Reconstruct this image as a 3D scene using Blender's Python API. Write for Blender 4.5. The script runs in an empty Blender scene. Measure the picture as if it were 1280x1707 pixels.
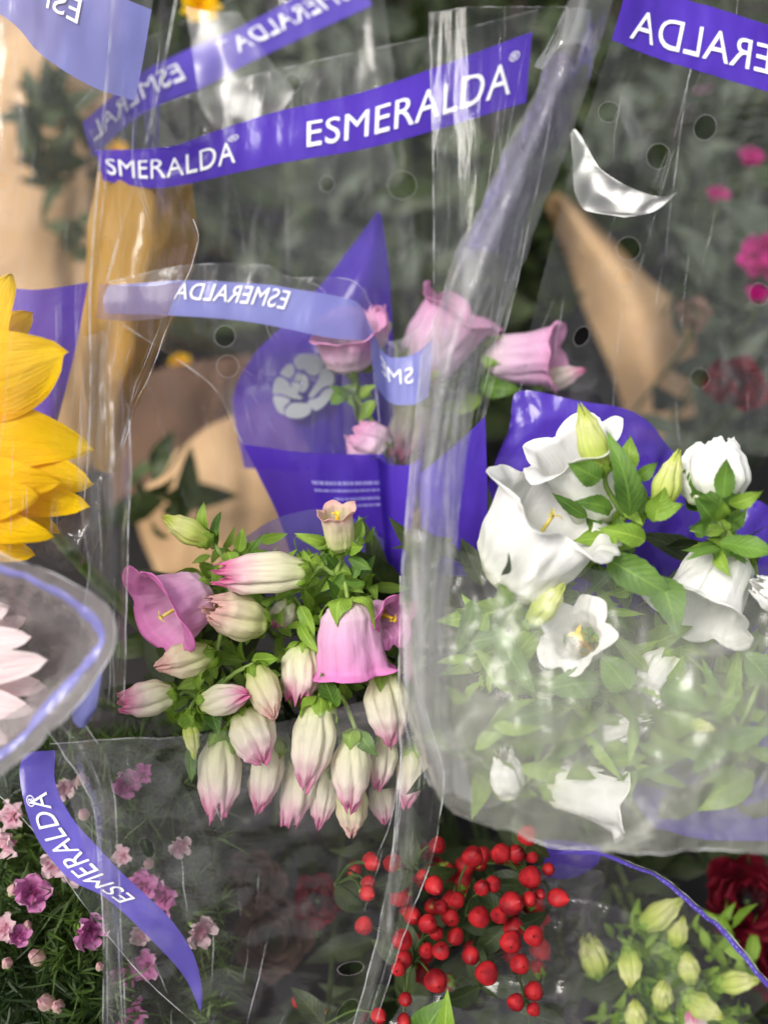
import bpy, math, random
from mathutils import Vector, noise, Matrix
random.seed(7)
R = math.radians
V = Vector
SC = bpy.context.scene
COL = SC.collection

# ------------------------------------------------------------------ camera
PITCH = R(35.0)
FPX = 1858.0
CAM = V((0.0, 0.0, 1.45))
FWD = V((0, math.cos(PITCH), -math.sin(PITCH)))
RGT = V((1, 0, 0))
UPV = V((0, math.sin(PITCH), math.cos(PITCH)))
cd = bpy.data.cameras.new('camera')
cam = bpy.data.objects.new('camera', cd)
COL.objects.link(cam)
cam.location = CAM
cam.rotation_euler = (R(90) - PITCH, 0, 0)
cd.sensor_fit = 'HORIZONTAL'
cd.sensor_width = 36.0
cd.lens = 36.0 * FPX / 1280.0
cd.clip_start = 0.02
cd.clip_end = 100
cd.dof.use_dof = True
cd.dof.focus_distance = 0.64
cd.dof.aperture_fstop = 4.2
SC.camera = cam

# ------------------------------------------------------------------ light
SUN_EL, SUN_AZ = R(50), R(224)      # azimuth measured from +Y clockwise: behind the camera, to the left
w = bpy.data.worlds.new('World')
SC.world = w
w.use_nodes = True
nt = w.node_tree
bg = nt.nodes['Background']
sky = nt.nodes.new('ShaderNodeTexSky')
sky.sky_type = 'NISHITA'
sky.sun_disc = False
sky.sun_elevation = SUN_EL
sky.sun_rotation = SUN_AZ
sky.dust_density = 4.0
sky.air_density = 1.0
hs = nt.nodes.new('ShaderNodeHueSaturation')
hs.inputs['Saturation'].default_value = 0.22
nt.links.new(sky.outputs[0], hs.inputs['Color'])
nt.links.new(hs.outputs[0], bg.inputs['Color'])
bg.inputs['Strength'].default_value = 0.13
sl = bpy.data.lights.new('sun', 'SUN')
sl.energy = 1.45
sl.angle = R(20)
sl.color = (1.0, 0.95, 0.87)
sun = bpy.data.objects.new('sun', sl)
COL.objects.link(sun)
sd = V((math.sin(SUN_AZ) * math.cos(SUN_EL), math.cos(SUN_AZ) * math.cos(SUN_EL), math.sin(SUN_EL)))
sun.rotation_euler = (-sd).to_track_quat('-Z', 'Y').to_euler()
SC.view_settings.view_transform = 'Standard'
SC.view_settings.look = 'None'
SC.view_settings.exposure = 0.6
SC.view_settings.gamma = 1.0
SC.cycles.transparent_max_bounces = 28
SC.cycles.max_bounces = 6
SC.cycles.diffuse_bounces = 3
SC.cycles.glossy_bounces = 2
SC.cycles.use_adaptive_sampling = True
SC.cycles.adaptive_threshold = 0.03
SC.cycles.use_denoising = True
SC.cycles.sample_clamp_indirect = 6.0
SC.cycles.caustics_reflective = False
SC.cycles.caustics_refractive = False


# ------------------------------------------------------------------ helpers
def P(x, y, d):
    return CAM + d * (FWD + RGT * ((x - 640.0) / FPX) - UPV * ((y - 853.5) / FPX))


def px(d):
    return d / FPX


def lin(c):
    return tuple(((v / 255.0) / 12.92 if v / 255.0 <= 0.04045 else ((v / 255.0 + 0.055) / 1.055) ** 2.4) for v in c)


def thing(name, label, cat, loc, group=None, kind=None):
    o = bpy.data.objects.new(name, None)
    o.empty_display_size = 0.02
    COL.objects.link(o)
    o.location = loc
    o['label'] = label
    o['category'] = cat
    if group:
        o['group'] = group
    if kind:
        o['kind'] = kind
    return o


def root_loc(o):
    while o.parent is not None:
        o = o.parent
    return o.location


def obj(name, verts, faces, mat, parent=None, uvs=None, smooth=True, solid=0.0, subsurf=0):
    org = root_loc(parent) if parent is not None else V((0, 0, 0))
    me = bpy.data.meshes.new(name)
    me.from_pydata([tuple(v - org) for v in verts], [], faces)
    if uvs is not None:
        ul = me.uv_layers.new(name='UVMap')
        dat = []
        for f in faces:
            for i in f:
                dat.extend(uvs[i])
        ul.data.foreach_set('uv', dat)
    if smooth:
        me.polygons.foreach_set('use_smooth', [True] * len(me.polygons))
    me.materials.append(mat)
    me.update()
    o = bpy.data.objects.new(name, me)
    COL.objects.link(o)
    if parent is not None:
        o.parent = parent
    if solid:
        m = o.modifiers.new('solid', 'SOLIDIFY')
        m.thickness = solid
        m.offset = 0
    if subsurf:
        m = o.modifiers.new('sub', 'SUBSURF')
        m.levels = subsurf
        m.render_levels = subsurf
    return o


def catmull(pts, n):
    """resample a polyline of Vectors with a Catmull-Rom spline, even in arc length"""
    if len(pts) == 2:
        return [pts[0].lerp(pts[1], i / (n - 1)) for i in range(n)]
    q = [pts[0] * 2 - pts[1]] + list(pts) + [pts[-1] * 2 - pts[-2]]
    dense = []
    for i in range(1, len(q) - 2):
        p0, p1, p2, p3 = q[i - 1], q[i], q[i + 1], q[i + 2]
        for k in range(12):
            t = k / 12
            dense.append(0.5 * ((2 * p1) + (p2 - p0) * t + (2 * p0 - 5 * p1 + 4 * p2 - p3) * t * t + (3 * p1 - p0 - 3 * p2 + p3) * t ** 3))
    dense.append(pts[-1].copy())
    acc = [0.0]
    for i in range(1, len(dense)):
        acc.append(acc[-1] + (dense[i] - dense[i - 1]).length)
    out = []
    j = 0
    for i in range(n):
        s = acc[-1] * i / (n - 1)
        while j < len(acc) - 2 and acc[j + 1] < s:
            j += 1
        seg = acc[j + 1] - acc[j]
        out.append(dense[j].lerp(dense[j + 1], 0 if seg < 1e-12 else min(1, (s - acc[j]) / seg)))
    return out


def basis(axis, ref=None):
    a = axis.normalized()
    r = ref if ref is not None else V((0.31, 0.52, 0.79))
    x = r - a * r.dot(a)
    if x.length < 1e-5:
        x = V((1, 0, 0)) - a * a.x
    x.normalize()
    return x, a.cross(x), a


# ------------------------------------------------------------------ materials
def new_mat(name):
    m = bpy.data.materials.new(name)
    m.use_nodes = True
    n = m.node_tree
    n.nodes.clear()
    out = n.nodes.new('ShaderNodeOutputMaterial')
    return m, n, out


def ramp(n, stops):
    r = n.nodes.new('ShaderNodeValToRGB')
    while len(r.color_ramp.elements) < len(stops):
        r.color_ramp.elements.new(0.5)
    for e, (p, c) in zip(r.color_ramp.elements, stops):
        e.position = p
        e.color = (*c, 1) if len(c) == 3 else c
    return r


def math_node(n, op, a, b=None, clamp=False):
    m = n.nodes.new('ShaderNodeMath')
    m.operation = op
    m.use_clamp = clamp
    for i, v in enumerate((a, b)):
        if v is None:
            continue
        if isinstance(v, (int, float)):
            m.inputs[i].default_value = v
        else:
            n.links.new(v, m.inputs[i])
    return m.outputs[0]


def uvnode(n, sx=1, sy=1):
    tc = n.nodes.new('ShaderNodeTexCoord')
    mp = n.nodes.new('ShaderNodeMapping')
    mp.inputs['Scale'].default_value = (sx, sy, 1)
    n.links.new(tc.outputs['UV'], mp.inputs['Vector'])
    return mp.outputs[0]


def petal_mat(name, stops, vein=(18, 1.2), vein_amt=0.25, trans=0.38, rough=0.6, bump=0.5, vein_col=None):
    """colour runs along the petal (UV v), faint veins along its length, thin and translucent"""
    m, n, out = new_mat(name)
    tc = n.nodes.new('ShaderNodeTexCoord')
    sep = n.nodes.new('ShaderNodeSeparateXYZ')
    n.links.new(tc.outputs['UV'], sep.inputs[0])
    nz = n.nodes.new('ShaderNodeTexNoise')
    nz.inputs['Scale'].default_value = 1.0
    nz.inputs['Detail'].default_value = 4
    n.links.new(uvnode(n, 6, 2), nz.inputs['Vector'])
    t = math_node(n, 'ADD', sep.outputs[1], math_node(n, 'MULTIPLY', math_node(n, 'SUBTRACT', nz.outputs[0], 0.5), 0.32))
    rp = ramp(n, stops)
    n.links.new(t, rp.inputs[0])
    vz = n.nodes.new('ShaderNodeTexNoise')
    vz.inputs['Scale'].default_value = 1.0
    vz.inputs['Detail'].default_value = 3
    n.links.new(uvnode(n, vein[0], vein[1]), vz.inputs['Vector'])
    mix = n.nodes.new('ShaderNodeMix')
    mix.data_type = 'RGBA'
    mix.blend_type = 'MULTIPLY'
    vr = ramp(n, [(0.35, (1, 1, 1)), (0.7, vein_col or (0.72, 0.72, 0.66))])
    n.links.new(vz.outputs[0], vr.inputs[0])
    mix.inputs[0].default_value = vein_amt
    n.links.new(rp.outputs[0], mix.inputs[6])
    n.links.new(vr.outputs[0], mix.inputs[7])
    col = mix.outputs[2]
    bs = n.nodes.new('ShaderNodeBsdfPrincipled')
    n.links.new(col, bs.inputs['Base Color'])
    bs.inputs['Roughness'].default_value = rough
    bs.inputs['Specular IOR Level'].default_value = 0.18
    bp = n.nodes.new('ShaderNodeBump')
    bp.inputs['Strength'].default_value = bump
    bp.inputs['Distance'].default_value = 0.001
    cz = n.nodes.new('ShaderNodeTexNoise')          # soft crumples of the petal
    cz.inputs['Scale'].default_value = 1.0
    cz.inputs['Detail'].default_value = 4
    cz.inputs['Distortion'].default_value = 0.6
    n.links.new(uvnode(n, 9, 4), cz.inputs['Vector'])
    n.links.new(math_node(n, 'ADD', vz.outputs[0], math_node(n, 'MULTIPLY', cz.outputs[0], 1.6)), bp.inputs['Height'])
    n.links.new(bp.outputs[0], bs.inputs['Normal'])
    tr = n.nodes.new('ShaderNodeBsdfTranslucent')
    n.links.new(col, tr.inputs['Color'])
    ms = n.nodes.new('ShaderNodeMixShader')
    ms.inputs[0].default_value = trans
    n.links.new(bs.outputs[0], ms.inputs[1])
    n.links.new(tr.outputs[0], ms.inputs[2])
    n.links.new(ms.outputs[0], out.inputs[0])
    return m


def plain_mat(name, col, col2=None, rough=0.6, scale=30, trans=0.0, spec=0.4, bump=0.0, bscale=60, coat=0.0):
    m, n, out = new_mat(name)
    tc = n.nodes.new('ShaderNodeTexCoord')
    nz = n.nodes.new('ShaderNodeTexNoise')
    nz.inputs['Scale'].default_value = scale
    nz.inputs['Detail'].default_value = 5
    n.links.new(tc.outputs['Object'], nz.inputs['Vector'])
    rp = ramp(n, [(0.35, col), (0.68, col2 or col)])
    n.links.new(nz.outputs[0], rp.inputs[0])
    bs = n.nodes.new('ShaderNodeBsdfPrincipled')
    n.links.new(rp.outputs[0], bs.inputs['Base Color'])
    bs.inputs['Roughness'].default_value = rough
    bs.inputs['Specular IOR Level'].default_value = spec
    bs.inputs['Coat Weight'].default_value = coat
    if bump:
        b2 = n.nodes.new('ShaderNodeTexNoise')
        b2.inputs['Scale'].default_value = bscale
        b2.inputs['Detail'].default_value = 4
        n.links.new(tc.outputs['Object'], b2.inputs['Vector'])
        bp = n.nodes.new('ShaderNodeBump')
        bp.inputs['Strength'].default_value = bump
        bp.inputs['Distance'].default_value = 0.002
        n.links.new(b2.outputs[0], bp.inputs['Height'])
        n.links.new(bp.outputs[0], bs.inputs['Normal'])
    last = bs.outputs[0]
    if trans:
        tr = n.nodes.new('ShaderNodeBsdfTranslucent')
        n.links.new(rp.outputs[0], tr.inputs['Color'])
        ms = n.nodes.new('ShaderNodeMixShader')
        ms.inputs[0].default_value = trans
        n.links.new(last, ms.inputs[1])
        n.links.new(tr.outputs[0], ms.inputs[2])
        last = ms.outputs[0]
    n.links.new(last, out.inputs[0])
    return m


def leaf_mat(name, c1, c2, rough=0.5, trans=0.25):
    m, n, out = new_mat(name)
    tc = n.nodes.new('ShaderNodeTexCoord')
    nz = n.nodes.new('ShaderNodeTexNoise')
    nz.inputs['Scale'].default_value = 45
    nz.inputs['Detail'].default_value = 5
    n.links.new(tc.outputs['Object'], nz.inputs['Vector'])
    rp = ramp(n, [(0.32, c1), (0.7, c2)])
    n.links.new(nz.outputs[0], rp.inputs[0])
    # veins: a pale midrib and slanting side veins
    sep = n.nodes.new('ShaderNodeSeparateXYZ')
    n.links.new(tc.outputs['UV'], sep.inputs[0])
    a = math_node(n, 'ABSOLUTE', math_node(n, 'SUBTRACT', sep.outputs[0], 0.5))
    side = math_node(n, 'SINE', math_node(n, 'MULTIPLY', math_node(n, 'SUBTRACT', sep.outputs[1], math_node(n, 'MULTIPLY', a, 0.5)), 55.0))
    mid = math_node(n, 'LESS_THAN', a, 0.035)
    vein = math_node(n, 'MAXIMUM', mid, math_node(n, 'MULTIPLY', math_node(n, 'GREATER_THAN', side, 0.86), 0.35))
    mix = n.nodes.new('ShaderNodeMix')
    mix.data_type = 'RGBA'
    n.links.new(math_node(n, 'MULTIPLY', vein, 0.5), mix.inputs[0])
    n.links.new(rp.outputs[0], mix.inputs[6])
    mix.inputs[7].default_value = (min(1, c2[0] * 1.5), min(1, c2[1] * 1.4), c2[2] * 1.4, 1)
    bs = n.nodes.new('ShaderNodeBsdfPrincipled')
    n.links.new(mix.outputs[2], bs.inputs['Base Color'])
    bs.inputs['Roughness'].default_value = rough
    bs.inputs['Specular IOR Level'].default_value = 0.4
    bp = n.nodes.new('ShaderNodeBump')
    bp.inputs['Strength'].default_value = 0.4
    bp.inputs['Distance'].default_value = 0.001
    n.links.new(math_node(n, 'ADD', nz.outputs[0], math_node(n, 'MULTIPLY', side, -0.15)), bp.inputs['Height'])
    n.links.new(bp.outputs[0], bs.inputs['Normal'])
    tr = n.nodes.new('ShaderNodeBsdfTranslucent')
    n.links.new(mix.outputs[2], tr.inputs['Color'])
    ms = n.nodes.new('ShaderNodeMixShader')
    ms.inputs[0].default_value = trans
    n.links.new(bs.outputs[0], ms.inputs[1])
    n.links.new(tr.outputs[0], ms.inputs[2])
    n.links.new(ms.outputs[0], out.inputs[0])
    return m


def film_mat(name, haze=0.08, streak=0.25, gloss=1.0, rough=0.05, tint=(0.97, 0.97, 0.97), print_col=None, opacity=0.0,
             sx=22, sy=2.5, bump=0.5, holes=(), hazecol=(0.8, 0.79, 0.8), haze_fade=None):
    """clear wrinkled film: see-through, a mirror at grazing angles, slightly milky, haze and thin highlights painted as pale streaks; optional ink"""
    haze, streak, gloss, bump = haze * 0.38, streak * 0.85, gloss * 0.48, bump * 0.45
    m, n, out = new_mat(name)
    L = n.links
    st = n.nodes.new('ShaderNodeTexNoise')
    st.inputs['Scale'].default_value = 1.0
    st.inputs['Detail'].default_value = 6
    st.inputs['Roughness'].default_value = 0.6
    st.inputs['Distortion'].default_value = 0.8
    L.new(uvnode(n, sx, sy), st.inputs['Vector'])
    sr = ramp(n, [(0.53, (0, 0, 0)), (0.6, (.25, .25, .25)), (0.72, (1, 1, 1))])  # narrow ramp: thin highlights painted into the film as pale streaks
    L.new(st.outputs[0], sr.inputs[0])
    big = n.nodes.new('ShaderNodeTexNoise')
    big.inputs['Scale'].default_value = 1.0
    big.inputs['Detail'].default_value = 3
    L.new(uvnode(n, 5, 4), big.inputs['Vector'])
    br = ramp(n, [(0.42, (0.06, 0.06, 0.06)), (0.68, (1, 1, 1))])
    L.new(big.outputs[0], br.inputs[0])
    hz = math_node(n, 'ADD', haze, math_node(n, 'MULTIPLY', math_node(n, 'MULTIPLY', sr.outputs[0], br.outputs[0]), streak), True)
    if haze_fade:                      # painted haze, denser towards the foot of the film
        sp = n.nodes.new('ShaderNodeSeparateXYZ')
        L.new(uvnode(n, 1, 1), sp.inputs[0])
        mr = n.nodes.new('ShaderNodeMapRange')
        mr.interpolation_type = 'SMOOTHSTEP'
        mr.inputs['From Min'].default_value = haze_fade[0] / 1000
        mr.inputs['From Max'].default_value = haze_fade[1] / 1000
        L.new(math_node(n, 'ADD', sp.outputs[1], math_node(n, 'MULTIPLY', math_node(n, 'SUBTRACT', big.outputs[0], .5), .3)), mr.inputs['Value'])
        hz = math_node(n, 'MULTIPLY', hz, mr.outputs[0])
    # relief of the creases
    fine = n.nodes.new('ShaderNodeTexNoise')
    fine.inputs['Scale'].default_value = 1.0
    fine.inputs['Detail'].default_value = 5
    fine.inputs['Distortion'].default_value = 1.2
    L.new(uvnode(n, sx * 0.55, sy * 2.2), fine.inputs['Vector'])
    bp = n.nodes.new('ShaderNodeBump')
    bp.inputs['Strength'].default_value = bump
    bp.inputs['Distance'].default_value = 0.006
    L.new(math_node(n, 'ADD', fine.outputs[0], math_node(n, 'MULTIPLY', st.outputs[0], 0.5)), bp.inputs['Height'])
    lw = n.nodes.new('ShaderNodeLayerWeight')
    L.new(bp.outputs[0], lw.inputs['Normal'])
    f5 = math_node(n, 'POWER', lw.outputs['Facing'], 4.0)
    fr = math_node(n, 'MULTIPLY', math_node(n, 'ADD', math_node(n, 'MULTIPLY', f5, 0.9), 0.05), gloss, True)
    tp = n.nodes.new('ShaderNodeBsdfTransparent')
    tp.inputs[0].default_value = (*tint, 1)
    df = n.nodes.new('ShaderNodeBsdfDiffuse')
    df.inputs[0].default_value = (*hazecol, 1)
    tl = n.nodes.new('ShaderNodeBsdfTranslucent')
    tl.inputs[0].default_value = (*hazecol, 1)
    dm = n.nodes.new('ShaderNodeMixShader')
    dm.inputs[0].default_value = 0.45
    L.new(df.outputs[0], dm.inputs[1])
    L.new(tl.outputs[0], dm.inputs[2])
    m1 = n.nodes.new('ShaderNodeMixShader')
    L.new(hz, m1.inputs[0])
    L.new(tp.outputs[0], m1.inputs[1])
    L.new(dm.outputs[0], m1.inputs[2])
    last = m1.outputs[0]
    if print_col is not None:
        pr = ramp(n, [(0.3, tuple(c * 0.78 for c in print_col)), (0.75, tuple(min(1, c * 1.15 + 0.02) for c in print_col))])
        L.new(big.outputs[0], pr.inputs[0])
        d2 = n.nodes.new('ShaderNodeBsdfDiffuse')
        t2 = n.nodes.new('ShaderNodeBsdfTranslucent')
        L.new(pr.outputs[0], d2.inputs[0])
        L.new(pr.outputs[0], t2.inputs[0])
        L.new(bp.outputs[0], d2.inputs['Normal'])
        dd = n.nodes.new('ShaderNodeMixShader')
        dd.inputs[0].default_value = 0.25
        L.new(d2.outputs[0], dd.inputs[1])
        L.new(t2.outputs[0], dd.inputs[2])
        m2 = n.nodes.new('ShaderNodeMixShader')
        m2.inputs[0].default_value = opacity
        L.new(last, m2.inputs[1])
        L.new(dd.outputs[0], m2.inputs[2])
        last = m2.outputs[0]
    gl = n.nodes.new('ShaderNodeBsdfGlossy')
    gl.inputs['Roughness'].default_value = rough
    gl.inputs['Color'].default_value = (1, 1, 1, 1)
    L.new(bp.outputs[0], gl.inputs['Normal'])
    m3 = n.nodes.new('ShaderNodeMixShader')
    L.new(fr, m3.inputs[0])
    L.new(last, m3.inputs[1])
    L.new(gl.outputs[0], m3.inputs[2])
    last = m3.outputs[0]
    if holes:                      # punched ventilation holes: no film inside, a glint painted pale round the cut
        tc = n.nodes.new('ShaderNodeTexCoord')
        hole = ring = None
        for (hx, hy, hr, asp, rot) in holes:
            mp = n.nodes.new('ShaderNodeMapping')
            mp.vector_type = 'TEXTURE'
            mp.inputs['Location'].default_value = (hx / 1000, hy / 1000, 0)
            mp.inputs['Rotation'].default_value = (0, 0, R(rot))
            mp.inputs['Scale'].default_value = (hr / 1000 * asp, hr / 1000, 1)
            L.new(tc.outputs['UV'], mp.inputs['Vector'])
            ln = n.nodes.new('ShaderNodeVectorMath')
            ln.operation = 'LENGTH'
            L.new(mp.outputs[0], ln.inputs[0])
            a = math_node(n, 'LESS_THAN', ln.outputs['Value'], 1.0)
            b = math_node(n, 'LESS_THAN', ln.outputs['Value'], 1.0 + 1.1 / hr)
            hole = a if hole is None else math_node(n, 'MAXIMUM', hole, a)
            ring = b if ring is None else math_node(n, 'MAXIMUM', ring, b)
        m4 = n.nodes.new('ShaderNodeMixShader')
        L.new(math_node(n, 'MULTIPLY', ring, 0.3), m4.inputs[0])
        L.new(last, m4.inputs[1])
        L.new(dm.outputs[0], m4.inputs[2])
        t5 = n.nodes.new('ShaderNodeBsdfTransparent')
        m5 = n.nodes.new('ShaderNodeMixShader')
        L.new(hole, m5.inputs[0])
        L.new(m4.outputs[0], m5.inputs[1])
        L.new(t5.outputs[0], m5.inputs[2])
        last = m5.outputs[0]
    L.new(last, out.inputs[0])
    return m


PURPLE = lin((82, 48, 188))
HAZEPURPLE = lin((138, 142, 214))  # band purple with reflection and haze mixed into the colour
M = {}
M['pink_bell'] = petal_mat('pink_bell', [(0.05, lin((236, 214, 222))), (0.35, lin((238, 192, 224))), (0.8, lin((238, 168, 218))), (1.0, lin((240, 146, 212)))], (26, 1.0), 0.2)
M['bud'] = petal_mat('bud', [(0.02, lin((190, 208, 110))), (0.2, lin((238, 238, 198))), (0.6, lin((248, 240, 222))), (0.82, lin((244, 206, 214))), (1.0, lin((224, 110, 166)))], (20, 1.0), 0.2)
M['bud_cream'] = petal_mat('bud_cream', [(0.02, lin((190, 210, 110))), (0.3, lin((228, 229, 170))), (0.75, lin((240, 226, 200))), (1.0, lin((232, 184, 180)))], (20, 1.0), 0.2)
M['bud_green'] = petal_mat('bud_green', [(0.0, lin((150, 180, 60))), (0.4, lin((212, 224, 120))), (0.8, lin((238, 240, 170))), (1.0, lin((206, 218, 90)))], (16, 0.8), 0.3)
M['white_bell'] = petal_mat('white_bell', [(0.0, lin((206, 216, 160))), (0.22, lin((246, 247, 236))), (0.7, lin((251, 250, 248))), (1.0, lin((253, 252, 249)))], (34, 1.4), 0.22, trans=0.3, bump=0.55, vein_col=(.86, .87, .8))
M['back_pink'] = petal_mat('back_pink', [(0.0, lin((238, 224, 224))), (0.5, lin((240, 206, 230))), (1.0, lin((240, 176, 218)))], (14, 1.0), 0.2)
M['sun_petal'] = petal_mat('sun_petal', [(0.0, lin((244, 166, 2))), (0.4, lin((254, 200, 2))), (1.0, lin((255, 216, 6)))], (34, 0.8), 0.5, rough=0.5, bump=0.7, vein_col=(0.95, 0.72, 0.4))
M['mum_petal'] = petal_mat('mum_petal', [(0.0, lin((236, 190, 196))), (0.4, lin((242, 228, 226))), (1.0, lin((246, 240, 238)))], (22, 0.8), 0.6, vein_col=(0.95, 0.62, 0.7))
M['dianthus'] = petal_mat('dianthus', [(0.0, lin((130, 50, 96))), (0.25, lin((200, 104, 168))), (0.9, lin((220, 146, 196))), (1.0, lin((236, 196, 216)))], (14, 1.5), 0.3)
M['dianthus_pale'] = petal_mat('dianthus_pale', [(0.0, lin((190, 120, 140))), (0.4, lin((220, 176, 190))), (1.0, lin((236, 214, 214)))], (14, 1.5), 0.3)
M['dianthus_bud'] = petal_mat('dianthus_bud', [(0.0, lin((150, 160, 100))), (0.35, lin((226, 206, 180))), (1.0, lin((232, 180, 190)))], (10, 1), 0.3)
M['magenta'] = petal_mat('magenta', [(0.0, lin((150, 10, 90))), (1.0, lin((224, 50, 160)))], (10, 1), 0.3)
M['dark_red'] = petal_mat('dark_red', [(0.0, lin((40, 4, 14))), (1.0, lin((120, 16, 36)))], (10, 1), 0.3)
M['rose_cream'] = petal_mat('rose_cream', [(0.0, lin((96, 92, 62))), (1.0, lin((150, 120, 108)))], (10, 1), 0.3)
M['berry'] = plain_mat('berry', lin((116, 12, 24)), lin((192, 40, 44)), rough=0.55, scale=85, spec=0.3, bump=0.3, bscale=170)
M['berry_tip'] = plain_mat('berry_tip', lin((44, 20, 14)), lin((90, 50, 30)), rough=0.8, scale=300)
M['leaf'] = leaf_mat('leaf', lin((62, 96, 36)), lin((112, 150, 60)))
M['leaf_bright'] = leaf_mat('leaf_bright', lin((112, 150, 44)), lin((158, 190, 78)), trans=0.35)
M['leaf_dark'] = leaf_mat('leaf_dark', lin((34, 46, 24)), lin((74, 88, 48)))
M['leaf_grey'] = leaf_mat('leaf_grey', lin((56, 64, 52)), lin((100, 110, 92)))
M['needle'] = plain_mat('needle', lin((36, 54, 22)), lin((86, 112, 44)), rough=0.5, scale=14, trans=0.25)
M['stem'] = plain_mat('stem', lin((110, 140, 60)), lin((150, 176, 92)), rough=0.55, scale=70, trans=0.1)
M['stem_dark'] = plain_mat('stem_dark', lin((56, 74, 36)), lin((86, 104, 54)), rough=0.55, scale=70)
M['pistil'] = plain_mat('pistil', lin((214, 190, 90)), lin((228, 214, 120)), rough=0.6, scale=200)
M['pistil_gold'] = plain_mat('pistil_gold', lin((220, 170, 40)), lin((232, 196, 60)), rough=0.6, scale=200)
M['disc'] = plain_mat('disc', lin((52, 34, 16)), lin((96, 64, 20)), rough=0.8, scale=300, bump=0.8, bscale=400)
M['kraft'] = plain_mat('kraft', lin((160, 128, 92)), lin((196, 162, 122)), rough=0.8, scale=9, bump=0.4)
M['gold_paper'] = plain_mat('gold_paper', lin((196, 150, 62)), lin((222, 182, 96)), rough=0.7, scale=16, trans=0.2, bump=0.2)
M['brown'] = plain_mat('brown', lin((74, 54, 42)), lin((104, 78, 60)), rough=0.8, scale=8)
M['bench'] = plain_mat('bench', lin((20, 18, 19)), lin((34, 31, 31)), rough=0.8, scale=8)
M['wall'] = plain_mat('wall', lin((34, 34, 29)), lin((68, 62, 54)), rough=0.9, scale=3)
M['ink_white'] = plain_mat('ink_white', (0.86, 0.86, 0.88), rough=0.45)
M['ink_grey'] = plain_mat('ink_grey', lin((188, 194, 196)), lin((214, 216, 214)), rough=0.5, scale=80)
M['ink_emblem'] = film_mat('ink_emblem', print_col=lin((196, 202, 204)), opacity=.66, haze=.02, streak=.1, gloss=.5, bump=.3)
M['ink_pale'] = plain_mat('ink_pale', lin((150, 144, 214)), rough=0.5)
M['print'] = film_mat('print', print_col=PURPLE, opacity=0.96, haze=0.02, streak=0.12, bump=0.45, gloss=0.7, rough=0.12)
M['print_thin'] = film_mat('print_thin', print_col=PURPLE, opacity=0.86, haze=0.02, streak=0.3, bump=0.7, gloss=0.9, rough=0.12)
M['print_back'] = film_mat('print_back', print_col=lin((102, 82, 200)), opacity=0.9, haze=0.05, streak=0.2, bump=0.3, gloss=0.7, rough=0.1)  # band purple lightened a little, haze over the back band put in its colour
M['print_hazed'] = film_mat('print_hazed', print_col=HAZEPURPLE, opacity=0.86, haze=0.1, streak=0.2, bump=0.3, gloss=0.8, rough=0.1)  # same print, paled by reflection and haze painted into its colour
M['film'] = film_mat('film', haze=.05)
M['film_clear'] = film_mat('film_clear', haze=0.03, streak=0.14, bump=0.35)
M['film_milky'] = film_mat('film_milky', haze=0.14, streak=0.55, bump=0.8, sx=16, sy=4)
M['film_fold'] = film_mat('film_fold', haze=0.2, streak=0.55, bump=0.9, sx=60, sy=1.6, gloss=1.3)
m_, n_, o_ = new_mat('film_edge')
_b = n_.nodes.new('ShaderNodeBsdfPrincipled')
_b.inputs['Base Color'].default_value = (0.82, 0.82, 0.84, 1)
_b.inputs['Roughness'].default_value = 0.15
_t = n_.nodes.new('ShaderNodeBsdfTransparent')
_nz = n_.nodes.new('ShaderNodeTexNoise')
_nz.inputs['Scale'].default_value = 60
_tc = n_.nodes.new('ShaderNodeTexCoord')
n_.links.new(_tc.outputs['Object'], _nz.inputs['Vector'])
_r = ramp(n_, [(0.4, (0.05, 0.05, 0.05)), (0.7, (0.7, 0.7, 0.7))])
n_.links.new(_nz.outputs[0], _r.inputs[0])
_m = n_.nodes.new('ShaderNodeMixShader')
n_.links.new(_r.outputs[0], _m.inputs[0])
n_.links.new(_t.outputs[0], _m.inputs[1])
n_.links.new(_b.outputs[0], _m.inputs[2])
n_.links.new(_m.outputs[0], o_.inputs[0])
M['edge'] = m_


# ------------------------------------------------------------------ shape builders
def tube(name, pts, r0, r1, mat, parent, sides=7, n=14):
    c = catmull(pts, n)
    vs, fs = [], []
    ref = V((0.2, 0.9, 0.3))
    for i, p in enumerate(c):
        t = (c[min(i + 1, n - 1)] - c[max(i - 1, 0)])
        x, y, _ = basis(t, ref)
        r = r0 + (r1 - r0) * i / (n - 1)
        for k in range(sides):
            a = 2 * math.pi * k / sides
            vs.append(p + x * (r * math.cos(a)) + y * (r * math.sin(a)))
    for i in range(n - 1):
        for k in range(sides):
            k2 = (k + 1) % sides
            fs.append((i * sides + k, i * sides + k2, (i + 1) * sides + k2, (i + 1) * sides + k))
    fs.append(tuple(range(sides))[::-1])
    fs.append(tuple((n - 1) * sides + k for k in range(sides)))
    return obj(name, vs, fs, mat, parent)


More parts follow.
